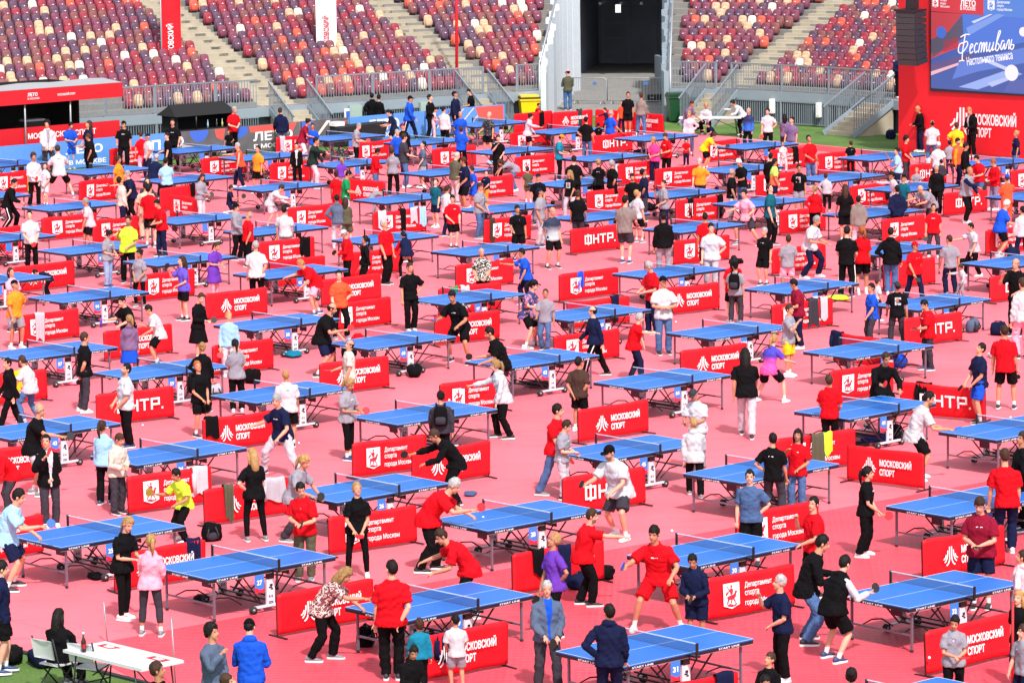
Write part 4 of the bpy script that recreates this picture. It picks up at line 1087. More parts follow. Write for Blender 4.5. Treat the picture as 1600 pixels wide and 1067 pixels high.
for bi, spec in enumerate(BARS.replace("\n", "|").split("|")):
    x0, y0, x1, y1, ds = spec.split(); x0, y0, x1, y1 = map(float, (x0, y0, x1, y1))
    a, b = unproj(x0, y0, BH), unproj(x1, y1, BH); d = b-a
    L = min(max(d.length, 1.75), 2.08); ang = math.atan2(d.y, d.x)
    if d.length > 2.5 or d.length < 1.3:                       # unclear depth: keep the usual direction
        ang = TH-.05
    a.z = .024
    t = thing("barrier_panel", "", "barrier", a, ang, "low red barriers between the tables")
    t.scale = (L/BL, 1, random.uniform(.97, 1.03)); t.rotation_euler = (random.uniform(-.05, .05), 0, ang)
    pn = link("cloth_panel", PANELS[(bi*7) % 9], t)
    for nm, me in fm: link(nm, me, t)
    if ds == "A":
        link("emblem", EMB_A, t)
        o = fit_text("МОСКОВСКИЙ", M_print, .80, .17, .86, .39, -.05, t, .03); fit_text("СПОРТ", M_print, .38, .135, .86, .205, -.05, t, .03)
    elif ds == "B":
        link("crest", EMB_B, t)
        for k, (s_, w_) in enumerate((("Департамент", .60), ("спорта", .31), ("города Москвы", .72))): fit_text(s_, M_print, w_, (.115, .1, .12)[k], .80, (.46, .325, .16)[k], -.05, t, .008)
    elif ds == "C": link("lettering", EMB_C, t)
    dv = Vector((math.cos(ang), math.sin(ang), 0))
    barriers.append(dict(o=t, a=a, d=dv, L=L, ds=ds, px=proj(a+dv*L/2+Vector((0, 0, .4))), n=Vector((dv.y, -dv.x, 0))))
# ------------------------------------------------------------------ people
REG = {}
for i, n_ in enumerate("A0 A1 A2 A3".split()): REG[n_] = (400*i, 0, 3.952)
for i in range(5): REG[f"P{i}"] = (320*i, 170, 4.85); REG[f"Q{i}"] = (320*i, 360, 4.85)
for i in range(4): REG[f"M{i}"] = (400*i, 540, 3.952); REG[f"F{i}"] = (400*i, 797, 3.952)
for n_, x, y in (("S0",0,180),("S1",267,180),("S2",534,180),("S3",800,150),("S4",1067,150),("S5",1333,150)): REG[n_] = (x, y, 5.93)
REG["X"] = (0, 0, 1)
COL = dict(red=(198,14,28), dred=(132,20,46), wht=(192,191,198), blk=(13,12,15), gry=(142,138,150), lgry=(182,178,188), dgry=(56,54,63), nvy=(20,26,58), blu=(26,78,196), lblu=(150,196,232),
  teal=(24,120,150), dtl=(18,86,104), grn=(22,132,76), dgrn=(28,48,44), lime=(190,232,60), yel=(246,190,36), org=(240,138,40), orr=(232,84,50), pnk=(236,160,182), lpnk=(206,180,190), mag=(214,60,130), pur=(104,56,168), vio=(96,80,190),
  tan=(196,172,150), brn=(66,48,42), olv=(84,82,66), crm=(196,187,176), slt=(70,92,132), taup=(128,116,112), prg=(130,112,138), jean=(74,104,150), ljn=(132,158,196), slate=(84,96,120), gvi=(118,92,128))
WORD = dict(red="red", dred="dark red", wht="white", blk="black", gry="grey", lgry="light grey", dgry="dark grey", nvy="navy", blu="blue", lblu="light blue", teal="teal", dtl="dark teal", grn="green", dgrn="dark green", lime="lime green", yel="yellow", org="orange", orr="orange red", pnk="pink", lpnk="pale pink", mag="magenta", pur="purple", vio="violet",
  tan="tan", brn="brown", olv="olive", crm="cream", slt="slate blue", taup="taupe", prg="greyish purple", jean="blue denim", ljn="light denim", slate="slate grey", gvi="purple grey",
  camr="maroon camouflage", camb="blue and orange camouflage", bwp="black and white patterned", rain="green to orange", nblu="navy and blue", grnv="grey and navy", bkp="black patterned", grad="violet to pink")
def cmat(c):
    if c == "camr": return pattern_mat("cloth_camr", lin((120,64,72)), lin((208,182,176)), 16, .5, lin((70,24,36)), .6)
    if c == "camb": return pattern_mat("cloth_camb", lin((40,52,104)), lin((210,120,110)), 9, .5, lin((60,80,170)), .58)
    if c == "bwp": return pattern_mat("cloth_bwp", lin((22,22,26)), lin((214,210,200)), 30, .53)
    if c == "bkp": return pattern_mat("cloth_bkp", lin((22,22,28)), lin((110,118,124)), 26, .6)
    if c in ("rain", "nblu", "grnv", "grad"):
        a, b = {"rain": ((170,214,90),(232,90,60)), "nblu": ((24,34,84),(40,100,200)), "grnv": ((24,36,64),(160,172,180)), "grad": ((60,54,170),(236,70,150))}[c]
        m = mat("cloth_"+c, lin(a), .8)
        nt = m.node_tree
        if len(nt.nodes) < 4:
            tc = nt.nodes.new("ShaderNodeTexCoord"); sp = nt.nodes.new("ShaderNodeSeparateXYZ"); cr = nt.nodes.new("ShaderNodeValToRGB")
            nt.links.new(tc.outputs["Generated"], sp.inputs[0]); nt.links.new(sp.outputs[2], cr.inputs[0])
            e = cr.color_ramp.elements; e[0].position = .38; e[0].color = (*lin(b), 1); e[1].position = .66; e[1].color = (*lin(a), 1)
            nt.links.new(cr.outputs[0], nt.nodes["Principled BSDF"].inputs["Base Color"])
        return m
    return mat("cloth_"+c, tuple(x*.92 for x in lin(COL[c])), 0.85, bump=.45, bscale=13, var=.06, spec=.10, vscale=4)
HAIRC = dict(dk=(17,13,13), brn=(58,38,28), bln=(158,122,78), gry=(150,148,150), wht=(206,204,204), org=(150,82,44))
def hmat(c): return mat("hair_"+c, lin(HAIRC[c]), 0.6, bump=.8, bscale=45, var=.30, vscale=22, spec=.22)
SKINS = [(204,144,120), (188,128,102), (212,156,134), (170,114,88), (198,136,110)]
def smat(i): return mat(f"skin_{i}", lin(SKINS[i]), 0.5, var=.04, spec=.35)
M_eye = mat("eye_dark", (0.02, 0.015, 0.015), .3); M_lip = mat("lips", lin((176,96,92)), .5); M_sock = mat("white_sock", (.7,.7,.7), .9)
M_sole = mat("white_sole", (.72,.72,.74), .6)

POSE = {  # lean, side, crouch, (left foot), (right foot), left arm (upper fwd, out, fore fwd, out), right arm, nod
 "st": (2, 0, 0, (.10,.02), (.11,-.03), (4,9,14,3), (6,10,22,1), 4),
 "rd": (24, 0, .11, (.24,-.06), (.22,.08), (18,16,72,-18), (28,16,88,-8), -6),
 "ln": (50, 0, .06, (.15,-.08), (.15,.14), (28,14,62,-14), (62,10,84,0), -14),
 "lu": (18, 3, .12, (.36,.04), (.34,-.10), (18,28,58,-10), (34,30,80,2), 0),
 "wk": (5, 0, .02, (.09,-.27), (.09,.30), (-18,8,-4,2), (22,8,42,-4), 2),
 "cr": (1, 0, 0, (.11,.0), (.12,-.02), (18,14,82,-74), (20,14,78,-70), 4),
 "ph": (5, 0, 0, (.10,.02), (.11,-.03), (14,9,78,-38), (14,9,80,-36), 24),
 "hp": (2, 0, 0, (.12,.0), (.13,-.03), (-16,38,24,-46), (8,10,28,0), 3),
 "rc": (14, 0, .04, (.14,.12), (.14,-.14), (4,12,26,0), (70,12,86,0), 0),
 "hu": (3, 0, 0, (.11,.02), (.11,-.03), (8,10,60,-40), (48,24,150,-30), 6),
 "bk": (3, 0, 0, (.12,.0), (.12,-.02), (-22,12,-8,-38), (-22,12,-8,-38), 6),
 "be": (82, 0, .05, (.13,-.05), (.13,.1), (60,6,30,0), (64,6,34,0), -10),
 "kn": (10, 0, .40, (.13,-.24), (.12,.22), (20,12,80,-14), (32,12,100,-6), 0),
 "ss": (6, 0, .44, (.12,-.40), (.12,-.40), (22,9,74,-20), (22,9,76,-22), 8),
}
def dirv(f, a, s):
    f, a = R(f), R(a)
    return np.array([s*math.sin(a), -math.sin(f)*math.cos(a), -math.cos(f)*math.cos(a)])
def skeleton(pose, sex, r):
    lean, side, crouch, fl, fr, al, ar, nod = POSE[pose]
    j = lambda v: v+r.uniform(-1, 1)
    lean = lean+r.uniform(-2.5, 3.5); K = {}
    turn = r.uniform(-14, 14)
    if pose == "st":
        v = r.randrange(6)
        if v == 1: ar = (16,10,70,-12)
        elif v == 2: al = (-14,36,22,-46)
        elif v == 3: al, ar = (10,9,44,-24), (12,9,50,-26)
        elif v == 4: ar = (-20,12,-6,-30)
        elif v == 5: al, ar = (14,12,34,-4), (-8,14,2,4)
        side = r.uniform(-4, 4); crouch += r.uniform(.0, .03); w_ = r.uniform(.075, .17)
        fl, fr = (w_, r.uniform(-.10, .08)), (w_+.01, r.uniform(-.08, .10)); nod = r.uniform(-6, 22)
    elif pose in ("rd", "ln", "rc", "lu"):
        fl, fr = (fl[0]*r.uniform(.8, 1.3), fl[1]+r.uniform(-.08, .08)), (fr[0]*r.uniform(.8, 1.3), fr[1]+r.uniform(-.08, .08))
        side += r.uniform(-8, 8); al = (al[0]+r.uniform(-14, 14), al[1]+r.uniform(-4, 18), al[2]+r.uniform(-18, 18), al[3]); ar = (ar[0]+r.uniform(-12, 12), ar[1]+r.uniform(-4, 14), ar[2]+r.uniform(-12, 12), ar[3])
    elif pose in ("ph", "hu", "hp", "wk"):
        side += r.uniform(-4, 4); turn = r.uniform(-24, 24)
    hz = .925-crouch
    back = .10*math.sin(R(lean)) if pose not in ("ss",) else 0
    P = np.array([0, back*.8, hz]); K["P"] = P
    spine = [P]; d_list = []
    for i in range(10):
        u = (i+.5)/10; a = R(lean*min(1, .35+u*1.1))
        d = np.array([math.sin(R(side)), -math.sin(a), math.cos(a)]); d /= np.linalg.norm(d); d_list.append(d)
        spine.append(spine[-1]+d*.054)
    K["spine"] = spine; K["tdir"] = d_list[-2]; K["sdirs"] = d_list
    up = d_list[-1]; X = np.array([1.0, 0, 0]); XS = np.array([math.cos(R(turn)), math.sin(R(turn)), 0.0]); K["fwd"] = np.cross(up, X)*1.0; K["fwd"] = -np.cross(X, up)
    if K["fwd"][1] > 0 and lean < 90: K["fwd"] = -K["fwd"]
    sw = .178 if sex == "m" else .155
    for s, nm, arm in ((1, "L", al), (-1, "R", ar)):
        sh = spine[7]+d_list[7]*.032+XS*s*sw
        u1 = dirv(arm[0]+r.uniform(-5,5), arm[1]+r.uniform(-3,3), s); u2 = dirv(arm[2]+r.uniform(-7,7), arm[3], s)
        el = sh+u1*.285; wr = el+u2*.25
        K["sh"+nm], K["el"+nm], K["wr"+nm], K["hd"+nm] = sh, el, wr, u2
    for s, nm, ft in ((1, "L", fl), (-1, "R", fr)):
        hip = P+np.array([s*.088, 0, -.02]); an = np.array([s*ft[0], ft[1]+r.uniform(-.02,.02), .075])
        v = an-hip; D = np.linalg.norm(v); l1, l2 = .425, .41
        if D > l1+l2-.004: hip = hip; an = an; 
        Dm = min(D, l1+l2-.003); v = v/D
        a = (l1*l1-l2*l2+Dm*Dm)/(2*Dm); h = math.sqrt(max(l1*l1-a*a, 0))
        f = np.array([s*.25, -1.0, 0.0]); f = f-v*f.dot(v); f /= np.linalg.norm(f)
        kn = hip+v*a*(D/Dm)+f*h
        K["hip"+nm], K["kn"+nm], K["an"+nm] = hip, kn, an
    a = R(lean*.55-nod if pose != "ph" else nod)
    if pose in ("be", "ln"): a = R(lean*.62)
    hup = np.array([0, -math.sin(a), math.cos(a)]); K["nk"] = spine[-1]
    t = R(r.uniform(-32, 32) if pose in ('st', 'ph', 'hp', 'cr') else turn); hf = -np.cross(np.array([1.0, 0, 0]), hup); hf = hf if hf[1] < 0 or abs(a) > 1.4 else -hf
    hx = np.cross(hup, -hf)
    hf2 = hf*math.cos(t)+hx*math.sin(t); hx2 = np.cross(hup, -hf2)
    K["hc"] = spine[-1]+hup*.155+hf*.015
    K["near"] = 0
    K["H"] = np.stack([hx2, -hf2, hup], 1)      # columns: right of image (x), back (y), up (z)
    return K

class Geo:
    def __init__(s): s.v = []; s.f = []
    def add(s, vs, fs):
        o = len(s.v); s.v += [tuple(v) for v in vs]; s.f += [tuple(i+o for i in f) for f in fs]
    def tube(s, pts, rad, n=10):
        vs, fs = tube_geo([Vector(p) for p in pts], rad, n); k = len(pts)-1
        s.add(vs, fs+[tuple(range(n-1, -1, -1)), tuple(range(k*n, k*n+n))])
    def ell(s, c, r, A=None, nu=12, nv=8):
        vs, fs = ell_geo(c, r, nu, nv, Matrix(A.tolist()) if A is not None else None); s.add(vs, fs)
    def rings(s, rows, n=16):
        """rows of (centre, half width, half depth, forward vector)"""
        vs = []; X = np.array([1.0, 0, 0])
        for c, a, b, f in rows:
            for i in range(n):
                t = 2*math.pi*i/n; ct, st_ = math.cos(t), math.sin(t)
                vs.append(c+X*(a*math.copysign(abs(ct)**.85, ct))-f*(b*math.copysign(abs(st_)**.85, st_)))
        k = len(rows)-1
        s.add(vs, [(i*n+j, i*n+(j+1) % n, (i+1)*n+(j+1) % n, (i+1)*n+j) for i in range(k) for j in range(n)]+[tuple(range(n-1, -1, -1)), tuple(range(k*n, k*n+n))])
def lerp(a, b, t): return a+(b-a)*t
TORSO_M = [(-.06,.135,.10), (0,.165,.118), (.10,.150,.108), (.20,.155,.112), (.32,.172,.120), (.41,.172,.108), (.465,.118,.086), (.53,.060,.062)]
TORSO_W = [(-.06,.140,.105), (0,.172,.122), (.10,.132,.098), (.20,.130,.100), (.32,.150,.118), (.41,.146,.100), (.465,.098,.078), (.53,.052,.056)]
def torso_at(K, s):
    """centre and forward at a height s above the hips along the spine"""
    if s < 0: return K["P"]+np.array([0, 0, s]), np.array([0, -1.0, 0])
    i = min(int(s/.054), 9); c = K["spine"][i]+K["sdirs"][i]*(s-i*.054); d = K["sdirs"][i]
    f = np.array([0, -d[2], d[1]]); f = f/np.linalg.norm(f)
    if f[1] > 0 and d[2] > 0: f = -f
    return c, f
def body_geo(K, sex, fat, hs, S):
    g = Geo(); T = TORSO_M if sex == "m" else TORSO_W
    g.rings([(torso_at(K, s)[0], a*(1+(fat-1)*.8)*(.88 if s < .45 else 1), b*fat*(.88 if s < .45 else 1), torso_at(K, s)[1]) for s, a, b in T])
    k = 1.0 if sex == "m" else .88
    H, hc = K["H"], K["hc"]
    g.tube([K["nk"]-K["tdir"]*.05, lerp(K["nk"], hc, .5), hc], [.062*k, .055*k, .05*k])
    def hp(x, y, z): return hc+H @ np.array([x, y, z])*hs
    g.ell(hp(0, .012, .022), (.077*hs, .096*hs, .100*hs), H); g.ell(hp(0, -.022, -.045), (.060*hs, .070*hs, .075*hs), H)
    g.ell(hp(0, -.060, -.098), (.028*hs, .026*hs, .020*hs), H, 8, 6); g.ell(hp(0, -.098, -.022), (.014*hs, .020*hs, .026*hs), H, 8, 6)
    for s in (-1, 1): g.ell(hp(s*.079, .012, -.012), (.011*hs, .020*hs, .032*hs), H, 8, 6)
    for nm, s in (("L", 1), ("R", -1)):
        sh, el, wr, u = K["sh"+nm], K["el"+nm], K["wr"+nm], K["hd"+nm]
        g.ell(sh, (.050*k, .048*k, .050*k))
        g.tube([sh, lerp(sh, el, .4), el, lerp(el, wr, .3), lerp(el, wr, .75), wr+u*.02], [.040*k, .043*k, .040*k, .043*k, .032*k, .027*k])
        side = np.cross(u, np.array([0, 0, 1.0])); 
        if np.linalg.norm(side) < .2: side = np.array([0, 1.0, 0])
        side /= np.linalg.norm(side); nrm = np.cross(side, u); nrm /= np.linalg.norm(nrm)
        A = np.stack([side, u, nrm], 1)
        g.ell(wr+u*.055, (.040*k, .056*k, .018), A, 10, 6)
        for q, (ox, ln, cu) in enumerate(((-.028, .060, .5), (-.010, .070, .55), (.010, .066, .6), (.028, .052, .65))):
            b0 = wr+u*.092+side*ox*k; c1 = u*math.cos(cu)-nrm*math.sin(cu); c2 = u*math.cos(cu*2.2)-nrm*math.sin(cu*2.2)
            g.tube([b0-u*.02, b0, b0+c1*ln*.5, b0+c1*ln*.5+c2*ln*.5], [.0105, .010, .0095, .008], 6)
        th = (side*(-s*.8 if True else 0)+u*.75-nrm*.35); th /= np.linalg.norm(th)
        b0 = wr+u*.04-side*s*.030*k; g.tube([b0, b0+th*.035, b0+th*.035+(u*.9+th*.4)*.03], [.013, .012, .009], 6)
        hip, kn, an = K["hip"+nm], K["kn"+nm], K["an"+nm]
        g.tube([hip, lerp(hip, kn, .35), lerp(hip, kn, .8), kn, lerp(kn, an, .3), lerp(kn, an, .75), an-np.array([0,0,.03])], [.088, .082, .058, .053, .057, .040, .036])
        g.ell(an+np.array([0, -.05, -.045]), (.038, .105, .032))
    return g
def top_geo(K, sex, fat, style, pose="st"):
    wide = pose in ("ln", "rd", "lu", "rc", "wk", "be")
    g = Geo(); T = TORSO_M if sex == "m" else TORSO_W
    ease = {"t": .026, "s": .024, "o": .030, "j": .034, "v": .042, "k": .014, "d": .012}[style]
    hem = {"t": -.12, "s": -.11, "o": -.12, "j": -.14, "v": -.08, "k": -.10, "d": -.05}[style]
    rows = []
    for s, a, b in T[1:]:
        c, f = torso_at(K, s); tight = 1 if s < .4 else .75
        ex_ = .018 if wide and s < .05 else 0
        rows.append((c, a*(1+(fat-1)*.8)+ease*tight+ex_, b*fat+ease*tight+ex_*1.6, f))
    for s in (hem*.5, hem):
        c, f = torso_at(K, s); rows.insert(0, (c, T[1][1]*fat+ease+(.030 if wide else .014), T[1][2]*fat+ease+(.050 if wide else .020), f))
    if style in ("o", "j", "v"):
        c, f = torso_at(K, .52); g.ell(c-f*.05, (.105, .075, .055)); g.ell(c, (.085, .08, .045))
    if style == "d":
        c, f = torso_at(K, -.42); c2, f2 = torso_at(K, -.22); rows = [(c, .25, .21, f), (c2, .215, .175, f2)]+rows[1:]
    g.rings(rows)
    k = 1.0 if sex == "m" else .9
    if style not in ("v", "k"): sleeves(g, K, k, style)
    return g
def sleeves(g, K, k, style):
    for nm in "LR":
        sh, el, wr, u = K["sh"+nm], K["el"+nm], K["wr"+nm], K["hd"+nm]
        inn = sh+np.array([-.06 if nm == "L" else .06, 0, .012]); e = 1.0 if style != "j" else 1.12
        if style in ("t", "d"):
            g.tube([inn, sh, lerp(sh, el, .3), lerp(sh, el, .74)], [.066*k, .070*k, .076*k, .083*k])
        else:
            g.tube([inn, sh, lerp(sh, el, .5), el, lerp(el, wr, .5), lerp(el, wr, .97)], [.066*k*e, .068*k*e, .065*k*e, .060*k*e, .054*k*e, .042*k*e])
            g.ell(el, (.062*k*e,)*3)
def bottom_geo(K, sex, fat, style):
    g = Geo(); T = TORSO_M if sex == "m" else TORSO_W; tight = style in "lc"
    e = .006 if tight else .014
    rows = []
    for s, a, b in ((-.075, .125, .095), (-.02, .16, .115), (.03, .156, .112), (.075, T[2][1], T[2][2])):
        c, f = torso_at(K, s); e_ = e if s < 0 else -.012; rows.append((c, a*fat+e_, b*fat+e_, f))
    if style == "k":
        c, f = torso_at(K, -.46); c2, f2 = torso_at(K, -.2)
        g.rings([(c, .27, .23, f), (c2, .215, .175, f2)]+rows[1:]); return g
    g.rings(rows)
    for nm in "LR":
        hip, kn, an = K["hip"+nm], K["kn"+nm], K["an"+nm]
        hip = hip+np.array([0, 0, .02])
        if style == "h":
            g.tube([hip, lerp(hip, kn, .4), lerp(hip, kn, .86)], [.104, .106, .104])
        elif style == "l": g.tube([hip, lerp(hip, kn, .4), kn, lerp(kn, an, .3), lerp(kn, an, .95)], [.093, .084, .059, .062, .044])
        elif style == "c": g.tube([hip, lerp(hip, kn, .4), kn, lerp(kn, an, .3), lerp(kn, an, .62)], [.095, .087, .062, .065, .058])
        else:
            g.tube([hip, lerp(hip, kn, .4), lerp(hip, kn, .85), kn, lerp(kn, an, .3), lerp(kn, an, .75), lerp(kn, an, .98)], [.102, .096, .080, .077, .078, .072, .074])
            g.ell(kn, (.078,)*3)
    return g
def shoe_mesh(K, nm, S, c_up):
    an = K["an"+nm]; m = MB(); base = Vector((an[0], an[1], 0))
    prof = [(-.21,.012,.02),(-.195,.035,.045),(-.15,.045,.06),(-.08,.046,.075),(-.02,.042,.098),(.03,.040,.105),(.065,.034,.10),(.08,.015,.07)]
    n = 10; vs = []
    for y, w, h in prof:
        for i in range(n):
            t = 2*math.pi*i/n; z = .022+(h-.022)*(.5+.5*math.sin(t)); vs.append((base+Vector((w*math.cos(t), y+.01, z)))*S)
    k = len(prof)-1
    m.add(vs, [(i*n+j, (i+1)*n+j, (i+1)*n+(j+1) % n, i*n+(j+1) % n) for i in range(k) for j in range(n)]+[tuple(range(n)), tuple(range(k*n+n-1, k*n-1, -1))], c_up, True)
    pts = [(-.215,.012),(-.19,.04),(-.12,.05),(.03,.044),(.075,.036),(.09,.012)]
    out = [(x, y) for y, x in pts]+[(-x, y) for y, x in pts[::-1]]
    lo = [(base+Vector((x, y+.01, .002)))*S for x, y in out]; hi = [(base+Vector((x*.97, (y+.01), .03)))*S for x, y in out]; q = len(out)
    m.add(lo+hi, [tuple(range(q)), tuple(range(2*q-1, q-1, -1))]+[((i+1) % q, i, i+q, (i+1) % q+q) for i in range(q)], M_sole)
    return m.mesh("shoe")
def hair_mesh(K, style, hc_, hs, S, r, hm):
    m = MB(); H, hc = K["H"], K["hc"]
    fine = K["near"] < 95
    vs, fs = ell_geo((0,0,0), (1,1,1), 30 if fine else 18, 20 if fine else 12); out = []
    side_t, top_t = (.17, .24) if style == "h" else (.075, .10) if style in "sc" else (.05, .0) if style == "b" else (.09, .07)
    fringe = r.uniform(.16, .40); part = r.uniform(-.25, .25)
    for v in vs:
        x, y, z = v; az = math.degrees(math.atan2(abs(x), -y))
        pts = ((0, fringe), (44, fringe+.02), (60, -.14), (80, -.55), (100, -.50), (118, -.80), (180, -.92)) if style in "sbch" else ((0, fringe+.05), (40, fringe), (58, .0), (74, -.5), (100, -.75), (180, -.9))
        zl = (.10*part*x*4 if az < 60 else 0)+.05*math.sin(az*.35+part*30)+next(p0[1]+(p1[1]-p0[1])*(az-p0[0])/(p1[0]-p0[0]) for p0, p1 in zip(pts, pts[1:]) if az <= p1[0]+1e-6)
        u = min(max((z-zl+.05)/(.16 if style in 'sc' else .24), 0), 1); u = u*u*(3-2*u)
        u2 = min(max((z-zl)/.8, 0), 1)
        k = .86+u*(.165+(side_t+top_t*max(0, z))*(u2 if style in "sc" else 1)+(.6 if style in "sc" else 1)*(.05*math.sin(9*x+part*9+4*z)+.04*math.sin(13*y+7*x+part*20))*(style != "b")+r.uniform(-.04, .04)*(2.6 if style == "h" else 1))
        if style == "b" and z > .25 and az < 150: k = .88
        if style == "c" and z > .15: k = min(k, 1.0)
        q = np.array([x*.077*k, y*.096*k+.012, z*.104*k+.016])
        out.append((hc+H @ (q*hs))*S)
    m.add(out, fs, hm, True)
    def hp(x, y, z): return (hc+H @ np.array([x, y, z])*hs)*S
    if style == "l":
        g = Geo(); g.tube([hp(0,.045,.07), hp(0,.07,-.04), hp(0,.095,-.16), hp(0,.105,-.27), hp(0,.10,-.33)], [.07*S, .082*S, .085*S, .07*S, .03*S], 14); m.add(g.v, g.f, hm, True)
        for s in (-1, 1):
            g = Geo(); g.tube([hp(s*.07,.02,.04), hp(s*.082,.03,-.08), hp(s*.07,.04,-.22)], [.032*S, .036*S, .022*S], 8); m.add(g.v, g.f, hm, True)
    if style == "p":
        g = Geo(); g.tube([hp(0,.085,.06), hp(0,.135,.04), hp(0,.15,-.06), hp(0,.135,-.22)], [.02*S, .034*S, .036*S, .012*S], 10); m.add(g.v, g.f, hm, True)
    if style == "u":
        g = Geo(); g.ell(hp(0,.105,.075), (.045*S,)*3); m.add(g.v, g.f, hm, True)
    return m.mesh("hair")
def cap_mesh(K, hs, S, cm_):
    m = MB(); H, hc = K["H"], K["hc"]; vs, fs = ell_geo((0,0,0), (1,1,1), 18, 12); out = []
    for x, y, z in vs:
        zz = max(z, .12); q = np.array([x*.088, y*.107+.012, zz*.108+.026])
        out.append((hc+H @ (q*hs))*S)
    m.add(out, fs, cm_, True)
    b = []
    for z in (.046, .040):
        for i in range(9):
            t = math.pi*i/8; b.append((hc+H @ (np.array([.072*math.cos(t), -.085-.085*math.sin(t)**.8, z-.012*math.sin(t)])*hs))*S)
    m.add(b, [tuple(range(9)), tuple(range(17, 8, -1))]+[(i+1, i, i+9, i+10) for i in range(8)]+[(0, 8, 17, 9)], cm_, True)
    return m.mesh("cap")
def remesh_tmp(g, S, vox, sm):
    me = bpy.data.meshes.new("tmp"); me.from_pydata([(v[0]*S, v[1]*S, v[2]*S) for v in g.v], [], g.f)
    o = bpy.data.objects.new("tmp", me); col.objects.link(o)
    md = o.modifiers.new("r", 'REMESH'); md.mode = 'VOXEL'; md.voxel_size = vox; md.use_smooth_shade = True
    if sm: s = o.modifiers.new("s", 'SMOOTH'); s.factor = .5; s.iterations = sm
    return o
def folds(me, amp, S, seed):
    n = len(me.vertices); co = np.empty(n*3); no = np.empty(n*3)
    me.vertices.foreach_get("co", co); me.vertices.foreach_get("normal", no)
    co = co.reshape(-1, 3); no = no.reshape(-1, 3); g = np.random.default_rng(seed); d = np.zeros(n)
    for i in range(7):
        k = g.normal(size=3); k /= np.linalg.norm(k); k *= g.uniform(14, 70); k[2] *= .8
        d += np.sin(co @ k+g.uniform(0, 6.3)+1.5*np.sin(co @ np.roll(k, 1)*.4))*g.uniform(.5, 1)
    # a few sharper creases
    for i in range(3):
        k = g.normal(size=3); k /= np.linalg.norm(k); k *= g.uniform(30, 55)
        d += 1.1*(1-np.abs(np.sin(co @ k+2*np.sin(co @ np.roll(k, 2)*.25)+g.uniform(0, 6))))**3
    co += no*(d*amp/2.0+amp*.45)[:, None]
    me.vertices.foreach_set("co", co.ravel()); me.update()
